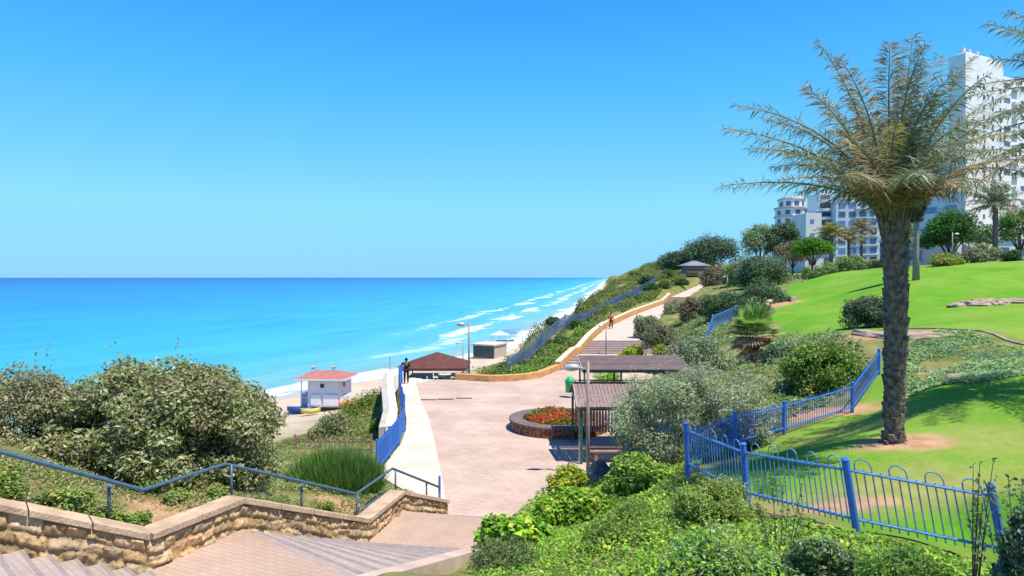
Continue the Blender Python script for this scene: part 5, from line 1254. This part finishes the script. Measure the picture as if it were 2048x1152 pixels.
tree("garden_tree", "small sage tree between the cream house and the young palm", 1968, 436, 520, 56, 82, SAGE, 3000, .26, .3, seed=13)

# ------------------------------------------------------------------ shrubs (picture position, depth)
shrub("olive_bush", "huge rounded olive green bush behind the handrail on the left", "bush", 325, 712, 1000, 525, 15.2, OLIVE, 80000, .11, .5, 190, .8, up=.5, rel=.17, sprig=4)
shrub("olive_bush", "paler grey olive bush at the left picture edge", "bush", 35, 700, 985, 290, 14.3, [(.36, .36, .20), (.42, .40, .26), (.25, .26, .12)], 24000, .085, .45, 66, 1.0, rel=.28, sprig=12)
shrub("grey_bush", "large silvery grey-green bush above the blue fence corner", "bush", 1392, 708, 970, 385, 20.5, GREY, 62000, .10, .38, 150, .8, rel=.18, sprig=60)
shrub("green_bush", "glossy mid green bush between the grey bush and the palm trunk", "bush", 1640, 680, 805, 200, 25.5, [(.14, .28, .05), (.22, .36, .07), (.09, .19, .03), (.32, .42, .10)], 16000, .14, .5, 60, .8, rel=.28, sprig=20)
shrub("grey_bush", "grey leaved shrub behind the fence below the green bush", "bush", 1490, 790, 905, 150, 18.5, GREY, 9000, .09, .4, 40, .7)
shrub("sage_bush", "grey-green scrub between the dwarf palm and the silvery bush", "bush", 1400, 660, 770, 150, 31, SAGE + BROWN[:1], 9000, .15, .45, 40)
shrub("sage_bush", "grey-green shrub directly right of the dwarf palm", "bush", 1570, 668, 745, 110, 31, SAGE, 7000, .15, .45, 36)
shrub("sage_bush", "brownish sage shrub beside the path above the broad steps", "bush", 1320, 632, 712, 90, 52, [(.24, .25, .15), (.30, .28, .18), (.18, .21, .10)], 5200, .22, .45, 30)
shrub("sage_bush", "grey-green bush crowding the right edge of the path above the steps", "bush", 1296, 622, 684, 78, 62, SAGE + BROWN[:1], 4600, .22, .45, 30)
shrub("sage_bush", "smaller sage bush on the right edge of the path near its bend", "bush", 1352, 596, 648, 66, 76, SAGE + BROWN[:1], 3800, .24, .45, 26)
shrub("lime_shrub", "yellow-green shrub on the left end of the broad step landing", "bush", 1265, 684, 714, 62, 53, LIME, 2600, .18, .6, 22)
shrub("lime_shrub", "yellow-green shrub right of the landing below the sage shrub", "bush", 1325, 676, 706, 50, 50, LIME, 1800, .18, .6, 20)
shrub("lime_shrub", "bright shrub seen through the gap between the pavilion roof tiers", "bush", 1215, 738, 792, 90, 42, BRIGHT + LIME, 3200, .15, .6, 26)
shrub("sage_bush", "small mauve-grey shrub above the pavilion roof", "bush", 1350, 672, 722, 60, 46, BROWN + SAGE, 2600, .18, .45, 20)
shrub("path_bush", "dark green bush on the path bend below the hilltop trees", "bush", 1450, 576, 640, 130, 60, [(.10, .20, .08), (.15, .26, .12), (.07, .14, .05)], 8000, .24, .45, 40)
shrub("path_bush", "brown tipped dry bush at the bend of the hill path", "bush", 1385, 588, 632, 70, 66, BROWN, 3600, .22, .45, 26)
shrub("path_bush", "rounded sage green bush at the left edge of the upper lawn", "bush", 1535, 556, 625, 110, 58, [(.13, .23, .11), (.18, .28, .15), (.08, .15, .06)], 7500, .22, .45, 40)
shrub("path_bush", "dark bush joining the two rounded bushes beside the sandy pit", "bush", 1505, 590, 645, 90, 52, DARK + SAGE[:2], 5200, .2, .45, 34)
shrub("hill_bush", "large grey-green bush in front of the umbrella tree trunk", "bush", 1525, 502, 575, 130, 88, [(.13, .22, .11), (.17, .27, .14), (.08, .14, .06)], 7500, .34, .45, 44)
shrub("hill_bush", "brownish bush right of the slate roofed kiosk", "bush", 1432, 520, 580, 70, 108, BROWN + SAGE[:1], 3600, .38, .45, 30)
shrub("hill_bush", "green bush between the brownish bush and the grey-green one", "bush", 1475, 515, 575, 80, 98, SAGE, 4200, .36, .45, 30)
shrub("lawn_bush", "lone clipped dark bush on the lawn just left of the palm trunk", "bush", 1738, 582, 666, 128, 34, [(.13, .20, .10), (.18, .25, .14), (.07, .12, .05)], 11000, .15, .4, 50, .7)
shrub("garden_shrub", "yellowish flower shrub at the top of the lawn near the lamp post", "bush", 1890, 505, 535, 110, 62, [(.36, .38, .06), (.28, .33, .06), (.22, .28, .08)], 3200, .2, .6, 26)
shrub("garden_shrub", "grey shrub at the top of the lawn below the cream house", "bush", 1945, 495, 530, 70, 64, SAGE + BROWN, 2600, .2, .6, 22)
shrub("garden_shrub", "olive shrub at the top of the lawn beside the young palm", "bush", 1972, 482, 524, 60, 68, OLIVE, 2400, .2, .6, 22)
shrub("garden_shrub", "dark low shrub at the top right edge of the lawn", "bush", 2025, 498, 526, 50, 62, DARK, 2200, .2, .5, 20)
shrub("garden_shrub", "low green hedge shrub along the top left of the lawn", "bush", 1640, 530, 560, 110, 84, MID, 2600, .28, .5, 22)
shrub("garden_hedge", "long low hedge at the foot of the small palms and pale blue block", "hedge", 1710, 508, 548, 190, 104, MID + SAGE[:2], 5200, .34, .5, 50, .3)
shrub("slope_bush", "green shrub on the beach slope just outside the white sea wall", "bush", 735, 772, 870, 130, 46, [(.24, .30, .06), (.30, .33, .09), (.14, .25, .04), (.17, .30, .05)], 7500, .2, .45, 40, 1.0)
shrub("slope_bush", "grey-green shrub spreading over the slope in front of the beach hut", "bush", 670, 822, 905, 130, 40, [(.26, .30, .12), (.32, .33, .17), (.18, .24, .07)], 7000, .18, .45, 40, .9)
shrub("slope_bush", "vivid green shrub at the foot of the white sea wall", "bush", 760, 826, 890, 60, 38, [(.10, .30, .03), (.16, .38, .05), (.22, .36, .06)], 4000, .16, .5, 26)
# foreground right bank
shrub("creeping_shrub", "bright green broad leaved shrub nearest the stair foot", "bush", 1150, 968, 1110, 210, 16.3, BRIGHT, 12000, .13, .75, 60, .8, up=.9, rel=.3)
shrub("creeping_shrub", "vivid broad leaved creeper spilling over the stair kerb", "bush", 1030, 1030, 1120, 170, 14.6, BRIGHT + [(.07, .20, .03)], 5200, .15, .8, 44, .8, up=.9, rel=.32)
shrub("lime_shrub", "yellow-green shrub on the plaza edge below the lamp post", "bush", 1140, 932, 985, 100, 22.5, LIME, 4200, .12, .7, 30, .9, up=.8)
shrub("lime_shrub", "light green leafy shrub at the foot of the silvery bush", "bush", 1275, 905, 1000, 150, 18.0, [(.24, .42, .06), (.34, .48, .09), (.16, .30, .04)], 7500, .12, .65, 44, .8, up=.8)
shrub("fine_shrub", "fine leaved dusky green shrub at the bottom edge beside the kerb", "bush", 1020, 1080, 1200, 230, 11.5, [(.14, .21, .08), (.22, .31, .11), (.30, .38, .15), (.10, .16, .05)], 13000, .065, .3, 60, .8, rel=.3)
shrub("fine_shrub", "mid green feathery shrub at bottom centre of the bank", "bush", 1270, 985, 1210, 260, 12.0, [(.22, .38, .06), (.30, .46, .08), (.16, .29, .05), (.40, .48, .14)], 22000, .075, .35, 80, .8, rel=.28)
shrub("fine_shrub", "soft yellow-green shrub below the blue fence corner", "bush", 1440, 950, 1130, 230, 11.6, [(.27, .43, .07), (.36, .49, .11), (.20, .33, .06), (.45, .51, .18)], 20000, .075, .35, 76, .8, rel=.28)
shrub("silver_shrub", "silvery white leaved shrub at the bottom edge in front of the fence", "bush", 1450, 1055, 1240, 330, 8.4, SILV[2:] + BRIGHT[:2] + SILV[:1], 17000, .06, .5, 70, .7, rel=.28)
shrub("silver_shrub", "blue-grey leafy shrub below the second fence panel", "bush", 1640, 1050, 1220, 170, 8.0, [(.18, .30, .09), (.26, .38, .13), (.36, .42, .28), (.14, .26, .06)], 8500, .06, .5, 44, .8, rel=.3)
shrub("fine_shrub", "dark grassy shrub at the bottom edge below the near fence panel", "bush", 1800, 1095, 1240, 240, 7.6, [(.14, .30, .05), (.20, .40, .06), (.09, .20, .04), (.30, .44, .10)], 11000, .07, .3, 50, .8, rel=.3)
shrub("dark_shrub", "dark green shrub in the lower right corner in front of the fence end", "bush", 2075, 985, 1260, 170, 6.6, [(.09, .18, .08), (.14, .24, .11), (.20, .30, .15), (.30, .36, .26)], 8000, .055, .6, 50, .8, rel=.3, sprig=16)
# leafy sprigs before the fence
def sprigs(name, label, px, ytop, ybase, d, n, spread, seed):
    n = max(5, int(n * .6)); rng = np.random.default_rng(seed); x, y, z = P(px, ybase, d); H = -(ytop - HY) / F * d - z; root = empty(name, (x, y, z)); tag(root, label, "plant"); st = MB(); pos = []
    for k in range(n):
        a = rng.uniform(0, 6.28); r = spread * rng.uniform(.2, 1); hh = H * rng.uniform(.6, 1.0); b0 = Vector((r * .3 * math.cos(a), r * .3 * math.sin(a), 0)); e = Vector((r * math.cos(a), r * math.sin(a), hh)); st.tube([b0, b0.lerp(e, .5) + Vector((0, 0, .06)), e], [.008, .006, .003], 5)
        for j in range(24):
            q = rng.uniform(.3, 1); p = b0.lerp(e, q); pos.append(np.array(p) + rng.normal(size=3) * .028)
    st.build("stem", BARK, root); pos = np.array(pos); V, Fc, Cc = leaves(rng, pos, unit(rng.normal(size=pos.shape)), .055, .65, pick(rng, [(.10, .18, .07), (.17, .26, .12), (.26, .34, .20)], len(pos))); np_mesh("leaves", V, Fc, Cc, root, FOL)
sprigs("leafy_sprig", "dark leafy sprigs rising in front of the near blue fence panel", 1945, 905, 1160, 7.2, 11, .42, 3)
sprigs("leafy_sprig", "sparse dark sprigs against the lawn at the right picture edge", 2035, 930, 1150, 7.0, 12, .30, 4)
sprigs("leafy_sprig", "thin grey sprigs in front of the second blue fence panel", 1560, 960, 1130, 9.0, 12, .5, 5)
# grass clump left
def grass_clump():
    rng = np.random.default_rng(12); x, y, z = P(672, 1005, 18.6); z = tz(x, y) - .05; H = -(886 - HY) / F * 18.6 - z; n = 9000; a = rng.uniform(0, 2 * np.pi, n); r = np.sqrt(rng.uniform(0, 1, n))
    b = np.stack([r * np.cos(a) * 1.15, r * np.sin(a) * .8, np.zeros(n)], -1); h = H * (1 - .45 * r ** 2) * rng.uniform(.55, 1.05, n); ln = np.stack([np.cos(a) * r * .28, np.sin(a) * r * .28, np.ones(n)], -1) + rng.normal(size=(n, 3)) * .2
    t = b + unit(ln) * h[:, None]; s_ = unit(np.cross(ln, rng.normal(size=(n, 3)))) * .016; m_ = (b + t) / 2
    b = b - np.array([0, 0, .3]); V = np.stack([b, m_ + s_, t, m_ - s_], 1).reshape(-1, 3); o = np_mesh("tall_grass", V, np.arange(4 * n).reshape(n, 4), np.repeat(pick(rng, [(.12, .27, .05), (.17, .35, .07), (.08, .19, .04), (.26, .38, .11)], n), 4, 0), None, FOL); o.location = (x, y, z); tag(o, "tall dark green grassy bush behind the handrail near the stair foot", "bush")
grass_clump()

wc = None; rngw = np.random.default_rng(91)
for k, (x, y, sc) in enumerate([(-8.3, 9.7, 1.1), (-7.9, 10.2, .9), (-7.6, 10.0, .8), (-7.2, 10.6, 1.0), (-6.8, 10.75, .8), (-6.75, 11.2, 1.0), (-6.5, 11.6, .7), (-9.2, 10.2, 1.2), (-8.4, 10.9, 1.0), (-7.5, 11.5, .9), (-10.0, 11.0, 1.2), (-6.4, 12.8, .8), (-5.9, 13.4, .7), (-7.2, 13.2, .8), (-5.2, 15.2, .6), (-4.6, 16.4, .6)]):
    if wc is None:
        C, Rr = crown_clumps(rngw, (0, 0, .16), .42, .38, .30, 16); V, Fc, Cc = clump_cloud(rngw, C, Rr, 900, .085, .55, [(.22, .38, .07), (.32, .44, .10), (.15, .28, .05), (.46, .46, .12), (.26, .36, .16)], up=.8); o = wc = np_mesh("weed_clump", V, Fc, Cc, None, FOL)
    else: o = wc.copy(); COL.objects.link(o)
    o.location = (x, y, tz(x, y) - .02); o.scale = (sc * rngw.uniform(.9, 1.4), sc, sc * rngw.uniform(.8, 1.2)); o.rotation_euler = (0, 0, rngw.uniform(0, 6)); tag(o, "leafy green weed clump on the bank just behind the stone wall", "weeds", "weed clumps behind the stone wall")

# ------------------------------------------------------------------ uncountable ground cover
def scatter(name, label, cat, poly, n, size, wid, pal, hgt, seed, blade=False, dens=None, zmin=None):
    rng = np.random.default_rng(seed); xs = [p[0] for p in poly]; ysx = [p[1] for p in poly]
    X = rng.uniform(min(xs), max(xs), n * 5); Y = rng.uniform(min(ysx), max(ysx), n * 5); k = poly_sd(X, Y, poly) < 0
    if dens is not None: k &= rng.uniform(-1, 1, len(X)) < fbm(X, Y, dens, seed) * 2.2 + .15
    X, Y = X[k][:n], Y[k][:n]; n = len(X); Z = terr(X, Y)
    if zmin is not None: kk = Z > zmin; X, Y, Z = X[kk], Y[kk], Z[kk]; n = len(X)
    f = fbm(X, Y, .9, seed + 1)
    pos = np.stack([X, Y, Z + hgt * np.clip(.35 + f * .6, .05, 1) * rng.uniform(0, 1, n)], -1); cols = pick(rng, pal, n) * (1 + .25 * f[:, None])
    if blade:
        up = unit(np.array([0, 0, 1.0]) + rng.normal(size=(n, 3)) * .9); L = (size * rng.uniform(.5, 1.3, n))[:, None]; s_ = unit(np.cross(up, rng.normal(size=(n, 3)))) * size * wid; pos[:, 2] = Z
        V = np.stack([pos - s_, pos + s_, pos + up * L + s_ * .1, pos + up * L - s_ * .1], 1).reshape(-1, 3); Fc = np.arange(4 * n).reshape(n, 4); Cc = np.repeat(cols, 4, 0)
    else: V, Fc, Cc = leaves(rng, pos, unit(rng.normal(size=(n, 3)) * .55 + [0, 0, 1]), size, wid, cols)
    o = np_mesh(name, V, Fc, np.clip(Cc, 0, .9), None, FOL); tag(o, label, cat, kind='stuff'); return o
BANKL = [(-13, 9.5), (-9.2, 8.8), (-7.7, 9.75), (-6.35, 10.95), (-5.5, 12.85), (-3.85, 16.0), (-3.35, 18.1), (-2.45, 20.2), (-5.0, 24.0), (-9, 24), (-14, 18)]
scatter("ground_cover", "weedy green and dry ground cover on the bank behind the stone wall", "ground cover", BANKL, 62000, .075, .45, [(.24, .34, .09), (.32, .38, .14), (.40, .38, .20), (.17, .27, .06), (.44, .38, .24)], .30, 41, dens=.7)
BANKR = [(-.3, 14.2), (.0, 17.2), (1.2, 19.8), (1.9, 21.6), (3.0, 23.4), (6, 24.2), (6.5, 21), (3.7, 15.2), (4.1, 12.6), (4.8, 10.2), (6.8, 9.3), (6, 7), (2, 7.5), (-.8, 11)]
scatter("ground_cover", "low green weeds round the tall grassy bush and the wooden fence", "ground cover", [(-10, 17), (-4.4, 19.0), (-3.2, 20.5), (-5.2, 24.4), (-5.3, 30), (-13, 34), (-15, 24)], 26000, .10, .4, [(.28, .36, .10), (.34, .38, .15), (.20, .30, .07), (.42, .38, .20)], .35, 52)
scatter("dry_grass", "dry straw coloured grass among the weeds on the left bank", "dry grass", BANKL, 26000, .16, .03, [(.42, .38, .20), (.34, .36, .14), (.26, .32, .10), (.48, .42, .26)], .05, 51, blade=True)
scatter("ground_cover", "green low ground cover on the bank right of the stairs", "ground cover", BANKR, 34000, .085, .6, BRIGHT + [(.28, .34, .10), (.20, .28, .08)], .30, 42)
SIL = [P(*q)[:2] for q in [(1790, 790, 20), (1960, 770, 17.8), (2048, 735, 18.5)]] + [(20, 22)] + [P(*q)[:2] for q in [(2048, 700, 24.4), (1960, 668, 27.2), (1880, 668, 28.5), (1800, 690, 27)]]
scatter("ground_cover", "silvery blue-green creeping ground cover on the lawn bank", "ground cover", SIL, 17000, .15, .6, [(.27, .43, .22), (.36, .50, .30), (.22, .40, .11), (.38, .45, .15)], .25, 43, dens=1.4)
SLOPE = [(-1, 49), (2.5, 53.5), (4.6, 57), (6.6, 61), (9.2, 72), (14.5, 85), (21.5, 100), (34, 130), (40, 160), (42, 185), (33, 170), (21, 140), (10, 112), (1.5, 86), (-3, 68), (-4.5, 57), (-3.6, 50)]
scatter("scrub", "dense green scrub covering the sea slope left of the hill path", "scrub", SLOPE, 120000, .30, .45, [(.11, .21, .05), (.17, .28, .06), (.26, .31, .09), (.36, .32, .12), (.10, .17, .05)], 1.4, 45, dens=3.0, zmin=-11.9)
SL2 = [(4, 57.2), (9.3, 73), (14.8, 86), (21.8, 100), (14, 95), (8, 76), (3.2, 60)]
scatter("flowering_scrub", "bright green plants between the hillside fence and the orange wall", "scrub", [(-.8, 47.8), (.5, 47.6), (2, 49.5), (3.4, 52.5), (5.2, 57.5), (6.6, 61), (9.2, 72), (8, 71), (4, 62), (1.4, 55), (-1.5, 50)], 9000, .22, .6, [(.20, .38, .05), (.14, .30, .05), (.34, .42, .07), (.10, .22, .05)], .7, 46)
BEACHS = [(-11, 30), (-5.9, 29), (-8.6, 46.5), (-9, 53), (-14, 54), (-17, 46), (-14, 36)]
scatter("scrub", "dry green scrub on the slope between beach hut and plaza", "scrub", BEACHS, 14000, .2, .45, [(.24, .28, .09), (.30, .30, .14), (.16, .24, .06)], .6, 47, dens=2)
BACKR = [P(*q)[:2] for q in [(1330, 780, 36), (1300, 700, 52), (1330, 650, 66), (1420, 600, 82), (1500, 580, 84), (1520, 640, 48), (1620, 670, 36), (1740, 700, 27), (1740, 780, 24), (1560, 840, 21), (1440, 800, 25)]]
scatter("scrub", "mixed low scrub between the silvery bush and the upper lawn", "scrub", BACKR, 22000, .19, .5, SAGE + MID + [(.28, .27, .15)], .6, 48, dens=3)
HILLTOP = [(26, 100), (38, 130), (44, 160), (90, 170), (110, 120), (75, 78), (50, 80), (36, 86)]
scatter("scrub", "low scrub on the hilltop between the path and the lawn", "scrub", HILLTOP, 12000, .45, .5, SAGE + MID, .9, 49, dens=5)
# shrubs one can tell from the scrub on the sea slope
rng = np.random.default_rng(77); proto = None
for k, (px, d, s) in enumerate([(1035, 54, .9), (1065, 57, .8), (1090, 63, 1.0), (1120, 62, 1.0), (1105, 72, 1.2), (1150, 70, 1.1), (1140, 82, 1.4), (1185, 76, 1.1), (1180, 92, 1.5), (1215, 100, 1.6), (1230, 88, 1.2), (1262, 96, 1.3), (1265, 112, 1.6), (1300, 106, 1.5), (1330, 110, 1.4), (1295, 128, 1.9), (1335, 132, 1.8), (1270, 140, 2.0), (1360, 118, 1.6), (1010, 52, .8), (1290, 100, 1.3), (1240, 118, 1.6)]):
    x, y, z = G(px, d)
    if proto is None:
        C, Rr = crown_clumps(rng, (0, 0, .35), 1.0, .9, .62, 30); V, Fc, Cc = clump_cloud(rng, C, Rr, 1700, .2, .5, [(.09, .19, .05), (.13, .24, .07), (.06, .13, .03), (.18, .26, .10)]); o = proto = np_mesh("slope_shrub", V, Fc, Cc, None, FOL)
    else: o = proto.copy(); COL.objects.link(o)
    o.location = (x, y, z - .05); o.scale = (s * rng.uniform(1, 1.5), s, s * rng.uniform(.8, 1.1)); o.rotation_euler = (0, 0, rng.uniform(0, 6))
    tag(o, "rounded dark green shrub on the sea slope beside the long hillside fence", "bush", "shrubs along the hillside fence")

# ------------------------------------------------------------------ rocks
ROCK = mat("rock", (.46, .36, .28), (.26, .20, .16), 3, .95, .1, .8, 10)
def rock(label, px, d, s, seed, m=None, dz=0.0, sz=.55, name="rock", group=None):
    bm = bmesh.new(); bmesh.ops.create_icosphere(bm, subdivisions=3, radius=1)
    for v in bm.verts:
        q = v.co.copy(); n = mnoise.fractal(q * 1.3 + Vector((seed * 3.1, 0, 0)), 1, 2, 4); c = mnoise.cell(q * 1.6 + Vector((seed, 0, 0))); v.co = q * (1 + .3 * n + .1 * c); v.co.z *= sz
    me = bpy.data.meshes.new(name); bm.to_mesh(me); bm.free(); o = link_mesh(name, me, None, m or ROCK); x, y, z = G(px, d); o.location = (x, y, z + dz); o.scale = (s[0], s[1], s[2]); o.rotation_euler = (0, 0, seed); tag(o, label, "rock", group)
rg_ = "rocks of the outcrop on the lawn"
for i, (px, d, s, lb) in enumerate([(1915, 38.3, (.9, .5, .4), "pale flat rock at the left end of the lawn outcrop"), (1945, 38, (1.0, .6, .55), "second rock from the left in the lawn outcrop"), (1972, 37.8, (.9, .6, .7), "dark hollow faced rock in the middle of the lawn outcrop"), (2000, 37.6, (.9, .5, .5), "rock right of the middle in the lawn outcrop"), (2035, 37.5, (1.1, .6, .45), "rock at the right end of the lawn outcrop by the picture edge")]): rock(lb, px, d, s, i + 1, group=rg_)
rock("long low rock ledge left of the palm trunk on bare soil", 1745, 29.5, (1.3, .5, .35), 8); rock("dark rock ledge right of the palm trunk on bare soil", 1840, 28.2, (1.5, .5, .4), 9)
rock("small brown rock by the bare patch in the silvery ground cover", 1910, 21.8, (.35, .25, .3), 10)
DKR = mat("dark_rock", (.16, .15, .19), (.09, .085, .11), 4, .9, .15, .6)
rock("dark grey boulder at the foot of the lamp post", 1200, 21.5, (.45, .4, .5), 11, DKR, .12, .8, "boulder"); rock("small dark stone on the plaza edge by the lime shrub", 1096, 22.4, (.22, .16, .2), 12, DKR, .08, .7, "stone")
